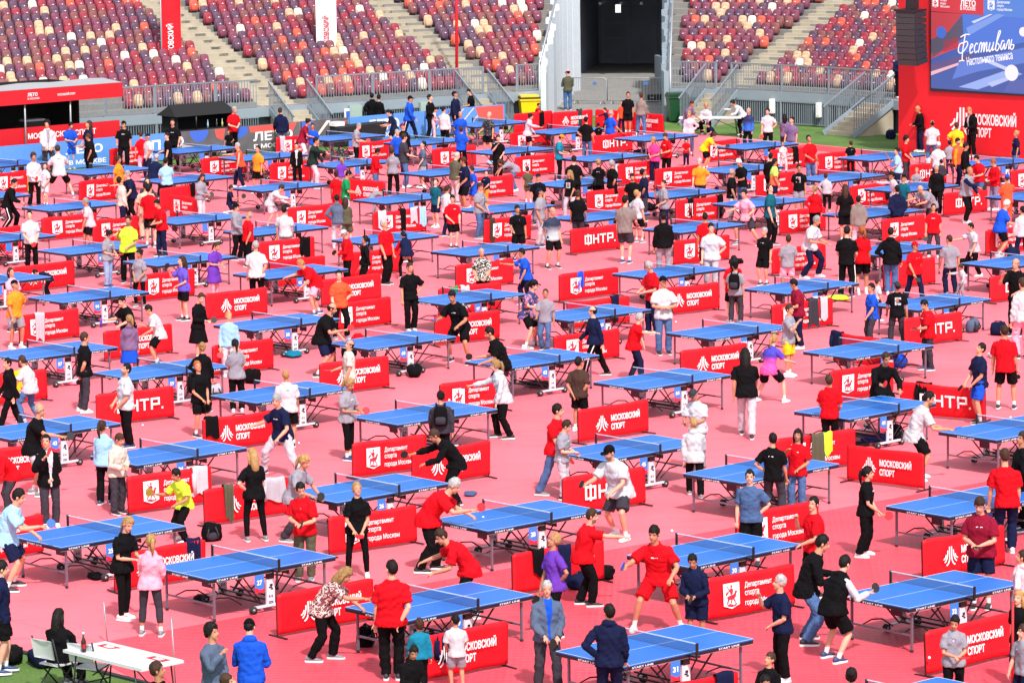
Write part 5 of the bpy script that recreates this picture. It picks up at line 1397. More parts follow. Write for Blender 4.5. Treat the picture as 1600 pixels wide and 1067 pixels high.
# region, x, head top y, feet y (0 = hidden), facing (0 towards camera, 90 to the right), pose, top, bottom, hair, extras
PEOPLE = """
X 15 766 922 90 rd t.lblu h.nvy s.dk Bb
X 3 878 1053 100 st o.nvy h.blk s.dk -
F0 350 725 0 150 ss s.blk p.blk l.dk CH
F0 765 55 680 60 ph t.blk l.blk p.bln wBk
F0 935 155 780 175 st s.pnk c.dgry p.bln wBk
F0 960 945 0 70 st s.blk p.blk s.brn -
F0 1300 712 0 60 hu s.slate p.blk h.dk -
F0 1540 678 0 180 ph o.blu p.blk s.dk cap.blk
F0 1390 1020 0 100 st s.blk p.blk s.brn -
F1 430 365 935 80 ln t.camr p.blk l.bln Bk
F1 840 318 1052 180 st t.red p.blk s.dk F
F1 1020 688 1130 200 st s.teal p.blk h.brn k
F1 980 852 0 30 ph o.blk p.blk s.dk k
F1 1245 655 1120 200 st t.wht h.gry s.dk k
F1 1300 130 695 280 ln t.red p.blk s.brn -
X 559 755 902 5 st t.blk l.blk u.bln wBr
X 478 757 908 352 ph t.red p.olv s.dk pBk
X 676 750 894 80 ln t.red p.blk s.gry FBr
F2 270 150 785 295 st t.pur p.blk s.bln wBk
F2 220 445 1110 15 st j.slate p.dgry s.gry Bk
F2 450 0 595 95 rc t.red p.blk s.brn Ff
F2 875 105 755 345 lu t.red h.red s.dk pBb
F2 1110 285 770 340 ph o.nvy h.nvy s.dk Bk
F2 605 592 1290 180 st o.nvy p.nvy s.dk -
F3 20 890 0 320 st s.blk p.blk s.brn k
F2 1565 1030 0 20 st s.wht p.blk s.dk k
F3 90 408 1060 285 hu t.nvy p.blk s.gry -
F3 350 162 890 90 rd s.blk p.jean s.dk -
F3 410 288 935 130 rd v.blk/wht h.blk s.dk Bk
F3 515 985 0 180 st t.blk p.blk u.dk w
F3 1145 665 1240 8 ph t.gry p.blk p.dk wBr
X 1530 780 956 345 ph t.dred h.nvy s.brn FpBk
F3 285 -75 545 300 hu t.red h.blk s.dk -
F3 605 -260 290 70 st t.blk p.blk p.dk wBr
X 1597 862 1010 240 st o.lpnk p.nvy s.brn w
X 1594 925 1075 300 st t.blk p.nvy l.bln w
X 1599 978 1120 300 st t.gry p.nvy s.brn k
M3 30 548 1030 160 st t.blk p.dgry s.dk -
M3 185 522 1010 345 hu t.red p.jean l.dk pf
X 1174 736 885 350 st t.slt h.blk s.dk -
M3 700 52 525 15 rd s.blk h.blk s.brn Br
M3 375 190 595 160 st t.red p.blk s.brn -
M3 915 293 835 95 rd t.wht h.blk s.dk fBb
X 1531 538 661 285 st t.nvy h.blu s.dk Bk
X 1571 510 641 165 st t.red h.blk s.brn Bk
X 1597 676 840 290 st s.blk p.blk s.brn -
X 1573 703 866 185 st t.red p.nvy s.brn -
X 1598 436 562 200 st s.wht p.pnk s.brn -
M2 410 78 440 150 bk t.brn h.blk s.dk F
M2 270 368 930 70 wk t.red p.jean s.dk Br
M2 315 470 955 70 ph t.gry p.lgry s.brn k
X 950 698 850 325 rd t.wht h.dgry s.dk Ffcap.blkBk
M2 1150 278 775 325 ph t.wht p.gry s.gry cap.dgryBk
M2 1130 455 935 185 wk j.wht p.blk s.bln k
M2 1450 22 568 178 wk t.blk p.lgry l.dk -
X 1203 524 630 140 lu t.grad h.blk p.bln wk
X 930 480 589 275 wk s.nvy p.blk b.dk Fs
X 1000 491 580 85 rc t.red p.nvy s.gry F
X 1037 433 555 12 cr t.wht p.jean s.dk cap.blk
X 1020 411 523 300 ph t.red p.nvy s.gry -
X 1233 477 601 60 hu t.gry h.yel s.brn k
X 1247 438 546 290 ph t.dred p.nvy s.dk -
X 1150 411 506 165 st t.gry p.dgry s.dk cap.blkG
X 1146 401 504 200 st t.red h.blk l.dk w
M1 205 153 630 185 st t.wht h.blk b.bln -
M1 165 308 805 320 lu t.nvy p.lgry s.gry -
M1 570 213 712 60 ph t.gry c.blk p.bln wBr
M1 1140 288 690 180 st s.dgry p.blk u.dk G
M1 1525 93 578 280 rc o.wht p.blk p.bln wBr
M1 1225 528 1005 285 ln s.blk p.blk s.brn Bk
X 399 702 846 200 st t.blk l.blk l.bln w
X 463 713 846 60 rd t.gry p.dgry p.bln wBk
X 549 533 634 275 st t.crm p.dgry b.dk Br
X 506 475 588 80 rd t.blk h.nvy b.dk fFBr
X 532 424 530 20 st t.orr p.blk s.dk s
X 783 513 625 275 rd t.blk p.nvy s.dk fBk
X 134 521 645 110 st t.blk p.dgry s.brn Bk
M0 785 118 635 300 st t.wht p.blk s.dk fBr
M0 655 472 985 165 st s.lblu p.blk p.brn w
M0 730 553 1045 40 ph o.crm p.dgry s.brn -
X 288 735 847 310 rd t.lime p.blk s.dk kBy
X 79 681 824 20 hu j.blk p.dgry s.dk Br
M0 215 363 930 85 rc t.blk h.lgry b.gry Bk
M0 70 640 1045 300 ln s.red p.dgry s.dk w
M0 45 85 470 290 wk o.blk p.blk s.dk -
M0 185 70 470 240 rd t.wht p.jean s.brn -
M0 1240 103 568 40 st t.blk h.blk u.org wG
X 319 537 645 160 hp s.blk p.blk u.bln w
X 371 532 645 190 ph t.gry p.blk p.dk w
X 359 489 590 0 st s.lblu p.wht s.bln Br
X 311 460 565 60 ph s.blk k.blk s.brn wBk
X 202 494 583 190 st o.gvi k.blu p.bln w
Q0 1205 575 1025 280 rd t.wht h.blk s.dk -
X 201 465 560 310 rd t.blk p.blk s.dk Br
Q0 120 383 902 40 st t.org h.gry s.gry cap.blkBk
X 22 420 520 60 st t.pnk l.blk p.brn w
X 52 424 463 280 be t.nvy p.blk s.dk -
Q0 1400 203 690 300 hu t.vio h.blk l.brn wkBk
Q0 1065 153 588 340 st t.gry l.blk u.dk w
Q0 820 8 437 60 ph t.gry p.ljn u.dk wBr
X 201 339 443 350 hu t.lime p.blk s.dk fF
X 50 331 425 20 st t.wht p.blk s.dk Br
X 133 311 385 280 rc t.lpnk h.blk s.gry Bk
X 254 314 402 310 ph t.red p.nvy s.dk Bk
X 237 290 387 160 st t.red h.blk s.dk Br
X 229 286 375 200 st t.tan p.tan s.dk -
X 230 279 362 340 st s.dgry p.blk l.brn w
X 15 281 362 80 rd s.blk p.blk s.dk s
X 192 278 364 110 st s.crm p.nvy s.dk -
X 207 268 348 280 rc t.nvy p.blk s.gry FBk
X 187 245 322 60 st t.org p.red u.brn wBr
P0 455 283 683 190 lu t.wht h.blk s.brn P
P0 265 342 748 30 st s.wht p.blk h.brn Br
P0 345 418 745 330 st t.wht h.wht s.brn k
P0 665 195 470 270 rc t.blk p.blk s.brn -
P0 680 98 488 300 st t.nvy p.blk l.brn w
P0 540 110 492 30 ph t.blu h.blu s.dk k
P0 372 95 497 10 st j.wht p.dgry h.dk -
P0 945 98 470 355 st t.blk p.blk s.dk pcap.blk
P0 1065 180 485 200 rc t.red p.pnk s.brn w
P0 1130 195 540 300 st t.wht p.nvy s.gry cap.nvyBr
P0 1190 350 590 160 rd t.nvy p.blk s.gry -
P0 1255 378 700 190 st t.lblu p.blk s.dk Bk
P0 1280 188 530 280 st t.blk p.blk s.dk -
P0 1325 83 455 350 st t.blk p.blk s.dk -
P1 215 -8 350 30 ph t.red p.blk s.gry -
P1 180 168 350 340 st t.blk p.blk s.brn kBr
P1 275 265 602 280 rc k.orr p.nvy s.gry -
P1 405 287 592 330 st t.org h.blk s.dk -
S1 300 552 925 60 ph s.gry p.wht l.brn wBk
P1 190 588 800 80 kn t.nvy h.nvy s.brn kBk
P1 510 585 905 80 ln s.wht h.lpnk s.brn -
P1 705 268 565 350 st j.blk p.blk s.dk k
P1 825 222 605 80 rc s.dgrn p.lpnk s.dk Bk
P1 585 -2 335 190 st o.nvy p.slate s.brn -
P1 745 83 410 80 rd t.dred p.wht u.dk w
P1 825 118 412 350 st t.blu p.gry s.brn k
P1 1035 273 475 190 st s.bkp p.blk s.dk k
P1 1035 378 645 200 st t.pur h.wht p.bln wk
P1 995 478 745 170 st t.red p.red u.brn w
P1 1100 478 912 90 ph t.grn h.wht s.dk k
P1 1000 658 1000 190 st o.slate p.lgry s.dk Bk
P1 1065 680 1000 190 st s.olv h.olv l.brn w
P1 1175 118 398 80 ph t.gry p.blk s.gry Br
P1 1388 15 245 280 rd t.nvy h.blk p.dk wBk
P1 1318 308 605 80 ph s.red p.jean s.dk -
P1 1430 303 665 170 st t.gry p.blk h.brn wBr
P1 1510 193 605 100 st t.dgry p.jean s.brn -
P1 1455 163 470 30 st t.blu p.nvy s.gry -
P1 1495 118 375 30 st s.blk p.blk s.brn cap.dred
P1 1365 618 790 100 be t.gry p.gry s.brn -
X 391 332 413 310 st t.red p.blk b.gry f
X 371 319 400 60 st o.gry p.blk s.dk cap.blk
X 447 323 412 180 st t.wht p.lgry s.dk -
X 535 361 437 290 ph s.red p.blk s.gry Fcap.whtBk
X 571 370 446 280 st s.blk p.blk p.dk wBr
X 604 345 446 60 st t.red p.blk s.gry -
X 635 364 438 200 ln v.nvy/red l.blk s.dk w
Q1 385 88 480 182 st t.wht p.blk s.gry F
Q1 75 98 525 60 ph d.pur l.pnk p.brn wkBk
Q1 830 232 645 290 ln t.red h.pnk s.bln -
X 642 412 518 20 st t.blk p.blk s.brn -
Q2 385 468 1012 335 rd t.blk h.blk s.dk pBb
X 752 389 478 352 st t.bwp p.blk b.gry F
X 822 390 478 285 rc t.blu p.nvy s.dk PFBr
Q2 895 383 890 70 lu t.camb h.blk p.dk wcap.blkBk
Q2 1030 453 897 345 st t.gry p.jean s.brn kBk
X 864 325 421 30 st t.grnv h.blk b.brn Br
P2 185 -2 238 80 ph s.lpnk p.lpnk s.dk k
P2 258 -10 235 150 st s.wht p.blk s.dk -
X 673 149 219 60 st s.blk p.blk s.dk -
X 711 144 214 60 st s.nvy p.blk s.dk cap.nvy
X 737 140 205 280 ph t.blk p.blk s.dk -
X 640 151 223 70 wk o.blu p.nvy s.dk scap.blk
X 581 146 207 185 st o.blk p.blk s.dk -
X 592 148 206 150 st s.blk p.blk s.dk -
P2 385 25 232 20 st t.blu h.blu b.dk F
P2 388 140 445 160 st t.blu p.blk s.brn -
P2 605 32 302 320 st t.bkp h.blk s.gry -
P2 670 203 515 20 hu t.blk p.blk s.brn -
P2 790 400 632 280 be t.gry p.jean l.brn w
P2 920 43 292 80 rc o.lpnk h.blk u.dk wBk
P2 1135 203 552 80 ph t.teal p.blk s.brn kcap.orgBk
P2 1335 68 365 160 st t.blk p.jean s.dk -
S3 915 138 545 110 wk t.blu p.slate b.gry Br
P2 1245 362 595 160 st t.blk p.blk s.dk -
P2 1430 388 645 170 st t.blk h.blk u.bln w
S3 930 602 1075 120 st t.blk h.blk s.gry Br
P2 900 448 712 180 st t.olv h.olv s.brn k
P2 975 498 745 340 st t.blk p.jean s.dk cap.nvy
P2 1215 473 795 330 st t.blk p.lgry l.bln wP
P2 990 608 1052 70 st t.gry p.lgry s.dk cap.nvy
P2 1275 623 970 170 st t.blk p.dgry u.brn Bk
P2 815 738 1090 5 st t.blk h.blk s.dk p
P2 530 568 990 60 st t.gry p.jean s.brn Br
P2 285 588 975 120 st t.wht p.nvy s.brn -
X 708 306 389 30 st t.red h.blk s.dk p
P2 345 338 725 120 ph s.olv p.lpnk s.gry Bk
P2 425 373 790 300 st t.nvy h.blk s.brn -
P2 495 443 765 280 rc t.blu h.blu s.brn k
P2 585 473 745 310 st t.nvy p.org s.brn k
P2 205 538 905 320 st t.dtl h.nvy s.brn k
P2 105 253 605 280 st t.slate k.gry s.dk wk
P2 70 258 415 100 be t.nvy p.jean b.gry -
P3 135 498 800 340 st t.blk p.dgry s.dk f
P3 208 463 815 100 st t.nvy p.dgry s.dk -
P3 165 623 965 140 st t.wht h.blk s.bln Bk
X 977 307 413 160 st t.taup h.dgry s.dk Bk
P3 375 548 885 300 hu t.gry p.nvy s.brn Bk
X 1038 333 436 190 st s.blk p.gry s.dk Bk
X 1104 334 426 185 st t.red p.blk s.dk -
X 1112 350 456 350 st t.wht p.lgry s.dk F
P3 645 383 695 350 st t.org p.nvy s.gry -
P3 1005 618 1038 320 lu t.pnk h.dgry s.dk Bk
P3 1180 578 1043 70 st t.dtl p.blk s.brn Bk
P3 890 458 875 85 st t.blk p.lgry b.gry Bk
P3 970 388 780 290 ph t.blk p.jean s.wht -
P3 770 188 445 80 ln t.yel h.blk u.brn wBk
P3 570 22 345 350 st s.lpnk p.jean s.bln w
P3 700 115 258 290 ln t.nvy h.nvy s.brn k
P3 1018 -2 265 310 st s.nblu p.blk b.gry Bk
P3 1165 3 338 350 hp t.wht p.blk s.dk Br
P3 1288 48 275 160 st t.gvi p.dgry l.dk w
P3 1350 70 335 325 st t.gvi h.gry s.dk Bk
P3 1280 253 492 30 st t.wht p.wht s.dk k
P3 1185 343 640 160 st s.blk p.blk s.dk -
P3 1215 383 673 80 st t.rain h.nvy s.dk Bk
P3 1485 208 592 40 st t.red p.jean s.dk Bk
P3 1400 428 800 345 st t.blk h.gry s.dk PBk
P3 380 193 445 320 ph t.red p.blk s.brn p
P3 290 222 425 330 ph t.mag p.nvy s.bln w
P3 545 233 440 350 ph t.red p.nvy s.dk kBk
P3 1520 588 890 170 st s.red p.blk p.bln w
P4 55 498 782 160 st s.lgry p.blk s.brn k
X 1232 369 450 190 st t.gry h.pnk s.brn -
X 1194 357 447 325 st t.blk h.blk s.gry pBr
X 1267 339 435 60 rd t.wht p.nvy s.gry -
A3 942 663 942 280 ph s.blk p.nvy s.bln w
A3 1015 748 940 180 st t.wht p.jean b.dk -
A3 1165 763 965 180 st t.yel p.blk s.brn -
A3 1258 670 974 300 ph j.blk p.blk s.bln Br
A3 1535 813 1015 280 st t.nvy p.jean u.bln w
A2 345 433 682 190 ph s.olv p.jean s.dk cap.pnk
A2 717 573 812 350 st t.blk h.blk s.brn -
A2 797 578 838 160 st s.taup p.jean s.brn w
A2 165 640 765 60 rc t.red p.blk s.brn k
A2 680 628 828 330 st t.orr p.nvy s.brn k
A2 572 668 802 280 rc s.nvy p.nvy s.brn k
A2 533 765 885 180 st t.blk p.blk s.dk k
A2 1115 630 800 60 rd t.gvi p.dgry s.brn -
A2 1198 638 790 350 ss s.lgry p.blk s.bln f
A2 1355 626 828 290 ln s.wht p.blk u.dk w
A2 1465 597 735 290 st t.nvy p.nvy s.brn k
A3 732 332 0 20 ph s.nvy p.blk s.dk DECK
P4 240 253 503 190 st t.blk p.blk s.brn kBk
P4 655 213 565 70 st t.red p.dgry h.dk -
P4 590 303 570 280 hu t.lblu p.nvy u.dk wBr
P4 905 258 565 190 st t.wht p.nvy s.gry cap.wht
P4 830 335 560 150 rd t.wht p.nvy s.brn k
P4 1050 228 562 60 st v.orr/org p.nvy s.dk fF
P4 1112 265 560 100 st s.blk p.blk s.dk -
P4 988 248 505 200 st t.gry p.nvy s.dk k
P4 1185 362 622 300 ph t.red p.jean s.dk -
P4 1115 447 870 55 rc v.gry/nvy p.blk b.bln Bk
P4 888 428 792 350 wk s.blk p.blk s.gry -
P4 735 457 705 340 st t.gry p.gry s.bln k
P4 925 393 565 180 st s.dgry p.blk s.dk k
P4 1330 388 772 300 ph s.red p.prg s.org -
P4 1425 503 795 190 hu t.orr p.orr s.brn cap.blu
X 1564 314 402 100 rd t.blu h.blk s.wht F
P4 545 483 780 280 rc s.lpnk p.blk p.dk w
P4 645 507 770 330 st t.dtl p.blk s.dk cap.blk
P4 755 592 850 300 ln t.gry p.dgry b.gry F
P4 590 588 1015 190 bk j.nvy p.nvy s.dk -
P4 198 578 1008 200 st t.blk h.blk l.brn w
P4 300 668 1012 190 st j.taup p.lpnk s.dk -
X 1459 320 403 350 st t.red p.dgry s.dk FpBk
X 1521 350 433 290 rc t.lgry p.blk s.dk k
X 1485 369 462 200 st t.gry p.nvy s.brn k
Q4 1085 268 532 290 rc o.lgry p.gry s.brn k
X 1392 357 462 170 st o.blk p.jean s.dk -
X 1347 355 461 182 st t.red h.blk p.org w
X 1323 355 465 160 st t.blk p.blk s.dk s
Q4 725 93 520 35 wk t.red p.nvy s.dk pFcap.redBk
Q4 395 408 800 290 st t.blu p.dgry s.dk -
Q4 445 375 690 100 st t.wht p.nvy s.brn kBr
Q4 595 398 850 185 st t.blk p.dgry s.dk Pcap.dgry
Q4 825 538 1067 290 ph t.red p.dgry s.dk FpBk
Q4 1500 218 805 330 hu t.blk p.blk b.dk -
X 1598 324 402 200 st s.wht p.nvy s.dk -
X 1581 384 432 180 be t.nvy p.blk s.dk -
"""
TOPW = dict(t="T-shirt", s="sweatshirt", o="hoodie", j="jacket", v="vest", k="tank top", d="dress")
BOTW = dict(p="trousers", h="shorts", l="leggings", c="capri leggings", k="skirt")
TOPN = dict(t="t_shirt", s="sweatshirt", o="hoodie", j="jacket", v="vest", k="tank_top", d="dress")
BOTN = dict(p="trousers", h="shorts", l="leggings", c="capri_leggings", k="skirt")
HAIRW = dict(s="short", b="thin", l="long", p="ponytail", u="bun", h="curly")
HCW = dict(dk="dark", brn="brown", bln="blond", gry="grey", wht="white", org="ginger")
import re
people = []; jobs = []
for li, line in enumerate(PEOPLE.strip().split("\n")):
    reg, x, yh, yf, face, pose, top, bot, hair, ex = line.split()
    r = random.Random(li*7+3); x0, y0, sc_ = REG[reg]
    yf_hidden = float(yf) == 0
    x = x0+float(x)/sc_; yh = y0+float(yh)/sc_; yf = y0+float(yf)/sc_
    capc = re.search(r"cap\.(blk|dgry|dred|wht|nvy|org|pnk|blu|red)", ex); capc = capc.group(1) if capc else None
    ex2 = re.sub(r"cap\.(blk|dgry|dred|wht|nvy|org|pnk|blu|red)", "", ex)
    spec = "CH" if "CH" in ex2 else "DECK" if "DECK" in ex2 else ""
    ex2 = ex2.replace("CH", "").replace("DECK", "")
    if top[0] == 't' and top[2:] in ('blk', 'wht', 'nvy', 'gry') and 'p' not in ex2 and r.random() < .35: ex2 += 'p'
    bat = re.search(r"B([rkby])", ex2); bat = bat.group(1) if bat else None
    ex3 = re.sub(r"B[rkby]", "", ex2)
    kid, woman, fat = "k" in ex3, "w" in ex3, 1.14 if "F" in ex3 else 1.0
    sex = "w" if woman else "m"
    K = skeleton(pose, sex, r)
    if kid: fat *= .94
    head_top = K["hc"]+K["H"] @ np.array([0, .01, .122])
    fa = R(float(face)); hx = head_top[0]*math.cos(fa)-head_top[1]*math.sin(fa); hy = head_top[0]*math.sin(fa)+head_top[1]*math.cos(fa)
    S = .78 if kid else .945 if woman else 1.0
    if spec == "CH":
        loc = Vector((CH1.x, CH1.y, .0)); S = .97
        b = Vector((math.sin(fa), -math.cos(fa), 0)); loc = loc+b*.02
    elif spec == "DECK":
        q = off(.75, idx_at_px(x, 1.25)); loc = Vector((*q, DECK+.02)); S = 1.0
    elif yf_hidden:
        p = unproj(x, yh, head_top[2]*S); loc = Vector((p.x-hx*S, p.y-hy*S, .0))
    else:
        p = unproj(x, yf-1.5/84*(0+1)); loc = Vector((p.x, p.y, 0))
        for _ in range(8):
            yy = proj((loc.x+hx*S, loc.y+hy*S, head_top[2]*S))[1]; y_f = proj((loc.x, loc.y, 0))[1]
            S *= (yf-yh)/max(y_f-yy, 1)
        lo, hi = (.55, .98) if kid else (.84, 1.07) if woman else (.88, 1.13)
        if pose in ("be", "kn"): lo, hi = .6, 1.15
        if S < lo or S > hi:
            S = lo*1.04 if S < lo else hi*.985       # feet hidden in the photo: keep the head, let the size set the distance
            p = unproj(x, yh, head_top[2]*S); loc = Vector((p.x-hx*S, p.y-hy*S, 0))
        # nobody stands inside a table or a barrier: step along the sight line until clear
        def blocked(q):
            for T in tables:
                v = q-T["c"]
                if abs(v.dot(T["d"])) < L_T/2+.14 and abs(v.dot(T["n"])) < W_T/2+.14: return True
            for B in barriers:
                v = q-B["a"]
                if -.15 < v.dot(B["d"]) < B["L"]+.15 and abs(v.dot(B["n"])) < .2: return True
            return False
        if blocked(loc):
            u = Vector((loc.x, loc.y, 0)).normalized(); best = None
            for i in range(1, 70):
                for sg in ((-1,) if S < .92 and pose != "be" else (1,) if pose == "be" else (-1, 1)):
                    if best is None and not blocked(loc+u*(sg*i*.05)): best = loc+u*(sg*i*.05)
            if best is not None:
                loc = best; S = .8
                for _ in range(8):
                    yy = proj((loc.x+hx*S, loc.y+hy*S, head_top[2]*S))[1]; y_f = proj((loc.x, loc.y, 0))[1]
                    S *= (y_f-yh)/max(y_f-yy, 1)
                S = min(max(S, lo), hi)
    on_mat = loc.y < 153 and spec != "DECK"
    loc.z = loc.z+(.022 if on_mat else .0)
    hs = 1+.38*max(0, .97-S)
    near = loc.y; K['near'] = near
    vox = .0095 if near < 76 else .012 if near < 92 else .015 if near < 112 else .020
    cv = vox*1.2
    ts, tc = top.split("."); bs, bc = bot.split("."); hst, hco = hair.split(".")
    sleeve_c = None
    if "/" in tc: tc, sleeve_c = tc.split("/")
    J = {"body": (remesh_tmp(body_geo(K, sex, fat, hs, S), S, vox, 1), 0)}
    J["top"] = (remesh_tmp(top_geo(K, sex, fat, ts, pose), S, cv, 3), .0080)
    if sleeve_c:
        g = Geo(); sleeves(g, K, 1.0, "s"); J["sleeves"] = (remesh_tmp(g, S, cv, 2), .004)
    J["bottom"] = (remesh_tmp(bottom_geo(K, sex, fat, bs), S, cv, 3), .0065 if bs in "ph" else .002)
    people.append(dict(K=K, S=S, hs=hs, loc=loc, face=fa, ts=ts, tc=tc, bs=bs, bc=bc, hst=hst, hco=hco, cap=capc, bat=bat, ex=ex3, J=J, r=r, kid=kid, woman=woman, sleeve=sleeve_c, pose=pose, x=x, y=yh, seed=li, fdeg=float(face), sex=sex, fat=fat))
dg = bpy.context.evaluated_depsgraph_get()
for P in people:
    P["M"] = {k: (bpy.data.meshes.new_from_object(o.evaluated_get(dg)), amp) for k, (o, amp) in P["J"].items()}
for P in people:
    for o, _ in P["J"].values():
        me = o.data; bpy.data.objects.remove(o); bpy.data.meshes.remove(me)
def bmat_(c): return mat("stubble_"+c, tuple(.45*a+.55*b for a, b in zip(lin(HAIRC[c]), (.42, .22, .16))), .7)
M_stripe = mat("white_stripe", (.8,.8,.8), .7)
SHOEC = [("shoe_white", (.72,.72,.74)), ("shoe_black", (.02,.02,.024)), ("shoe_grey", (.2,.2,.22)), ("shoe_navy", (.03,.05,.14)), ("shoe_black", (.02,.02,.024)), ("shoe_white", (.72,.72,.74))]
for P in people:
    K, S, r = P["K"], P["S"], P["r"]
    t = thing("person", "", "person", P["loc"], P["face"]); P["o"] = t
    # body with face, socks
    me, _ = P["M"]["body"]; me.name = "body"
    skin = smat(r.randrange(len(SKINS))); hm = hmat(P["hco"])
    n = len(me.polygons); c = np.empty(n*3); me.polygons.foreach_get("center", c); c = c.reshape(-1, 3)/S
    q = (c-K["hc"]) @ K["H"]/P["hs"]
    ax = np.abs(q[:, 0]); fr = (q[:, 1] < -.045) & (np.abs(q[:, 2]) < .13)
    idx = np.zeros(n, int)
    beard = "f" in P["ex"]
    if beard: idx[(q[:, 1] < -.01) & (q[:, 2] < -.046) & (q[:, 2] > -.135) & (ax < .08)] = 5
    if P["loc"].y < 92:
        idx[fr & (np.abs(ax-.034) < .022) & (np.abs(q[:, 2]-.031) < .0055)] = 5
        idx[fr & (ax < .022) & (np.abs(q[:, 2]+.064) < .0065)] = 2
    if P["loc"].y < 125: idx[fr & (np.abs(ax-.033) < .0145) & (np.abs(q[:, 2]-.007) < .0068)] = 1
    if P["bs"] in "hkc": idx[(c[:, 2] < .17)] = 4
    me.materials.clear()
    for m_ in (skin, M_eye, M_lip, hm, M_sock, bmat_(P['hco'])): me.materials.append(m_)
    me.polygons.foreach_set("material_index", idx); me.update()
    link("body", me, t)
    me, amp = P["M"]["top"]; folds(me, amp*S, S, P["seed"]); me.materials.clear(); me.materials.append(cmat(P["tc"])); me.name = TOPN[P["ts"]]
    if P["ts"] == "j":
        me.materials.append(cmat("blu" if P["tc"] == "slate" else "gry" if P["tc"] == "wht" else "wht")); n = len(me.polygons); c = np.empty(n*3); me.polygons.foreach_get("center", c); c = c.reshape(-1, 3)/S
        no = np.empty(n*3); me.polygons.foreach_get("normal", no); no = no.reshape(-1, 3)
        zt = K["spine"][-1][2]; me.polygons.foreach_set("material_index", ((np.abs(c[:, 0]) < .02+.05*np.clip((c[:, 2]-zt+.45)/.45, 0, 1)) & (no[:, 1] < -.3) & (c[:, 2] < zt+.0)).astype(int)); me.update()
    top_o = link(TOPN[P["ts"]], me, t)
    if P["sleeve"]:
        me, amp = P["M"]["sleeves"]; folds(me, amp, S, P["seed"]+5); me.materials.clear(); me.materials.append(cmat(P["sleeve"])); me.name = "sleeves"; link("sleeves", me, t)
    me, amp = P["M"]["bottom"]; folds(me, amp*S, S, P["seed"]+9); me.materials.clear(); me.materials.append(cmat(P["bc"])); me.name = BOTN[P["bs"]]
    bot_o = link(BOTN[P["bs"]], me, t)
    sh = r.choice(SHOEC); sm_ = mat(sh[0], sh[1], .6)
    for nm in "LR": link("shoe", shoe_mesh(K, nm, S, sm_), t)
    if P["cap"]:
        link("cap", cap_mesh(K, P["hs"], S, cmat(P["cap"])), t)
    link("hair", hair_mesh(K, "c" if P["cap"] and P["hst"] in "sb" else P["hst"], P["hco"], P["hs"], S, r, hm), t)
    T = TORSO_M if P["sex"] == "m" else TORSO_W
    def chest(s, extra, sign):
        c_, f_ = torso_at(K, s); i = max(j for j in range(len(T)) if T[j][0] <= s); u = (s-T[i][0])/(T[i+1][0]-T[i][0]); b = (T[i][2]*(1-u)+T[i+1][2]*u)*P["fat"]
        return c_+f_*sign*(b+extra), f_*sign
    if "p" in P["ex"] or "P" in P["ex"]:
        back = 100 < P["fdeg"] < 260; big = "P" in P["ex"]
        pc, pf = chest(.36 if not big else .30, .024, -1 if back else 1)
        m = MB(); up = np.cross(np.array([1.0,0,0]), pf); up = up if up[2] > 0 else -up
        def pq(a, b, c_, d, e, mm):
            vs = [Vector(pc+np.array([1.0,0,0])*X_+up*Z_+pf*e) for X_, Z_ in ((a,c_),(b,c_),(b,d),(a,d))]; vs2 = [v-Vector(pf)*.02 for v in vs]
            m.add([v*S for v in vs+vs2], [(0,1,2,3),(7,6,5,4),(0,4,5,1),(1,5,6,2),(2,6,7,3),(3,7,4,0)], mm)
        if big:
            pq(-.08, .08, -.10, .10, .0, mat("print_pale", lin((176,190,196)), .8)); pq(-.05, .05, -.06, .06, .003, mat("print_mid", lin((96,104,110)), .8)); pq(-.03, .04, .0, .08, .005, mat("print_warm", lin((176,96,80)), .8))
        else:
            pc_ = M_print if P['tc'] != 'wht' else cmat('dgry'); pq(-.05, -.005, .0, .016, .002, pc_); pq(.003, .05, .0, .016, .002, pc_)
        m.obj("print", top_o)
    if "s" in P["ex"]:
        m = MB()
        for nm, sg in (("L", 1), ("R", -1)):
            o_ = np.array([sg*.084, 0, 0]); pts = [K["hip"+nm]+np.array([sg*.10, 0, 0]), lerp(K["hip"+nm], K["kn"+nm], .5)+o_*1.12, K["kn"+nm]+o_, lerp(K["kn"+nm], K["an"+nm], .9)+o_*.9]
            m.tube([Vector(p*S) for p in pts], [.014*S]*4, M_stripe, 6)
        m.obj("side_stripe", bot_o)

# ---- labels from clothing, hair and pose, made unique by a neighbour
def posew(P):
    p = P["pose"]
    return dict(rd="crouching ready", ln="leaning far forward", lu="legs wide apart", wk="walking", cr="arms folded", ph="hands together in front", hp="hand on hip", rc="reaching forward", hu="raising a hand", bk="hands behind back", be="bent right over", kn="kneeling", ss="sitting").get(p, "standing")
def facew(d):
    d = d % 360
    return "facing us" if d < 35 or d > 325 else "facing right" if d < 145 else "seen from behind" if d < 215 else "facing left"
def base(P, lvl):
    top = WORD[P["tc"]]+" "+TOPW[P["ts"]]
    s = ("child" if P["kid"] else "person")+" in "+top
    if lvl >= 1: s += " and "+WORD[P["bc"]]+" "+BOTW[P["bs"]]
    if P["cap"]: s += ", "+WORD[P["cap"]]+" cap"
    elif lvl >= 2: s += ", "+HAIRW[P["hst"]]+" "+HCW[P["hco"]]+" hair" if P["hst"] in "slbh" else ", "+HCW[P["hco"]]+" "+HAIRW[P["hst"]]
    return s
from collections import Counter
c0 = Counter(base(P, 0) for P in people); c1 = Counter(base(P, 1) for P in people); c2 = Counter(base(P, 2) for P in people); c3 = Counter(base(P, 2)+posew(P)+facew(P["fdeg"]) for P in people)
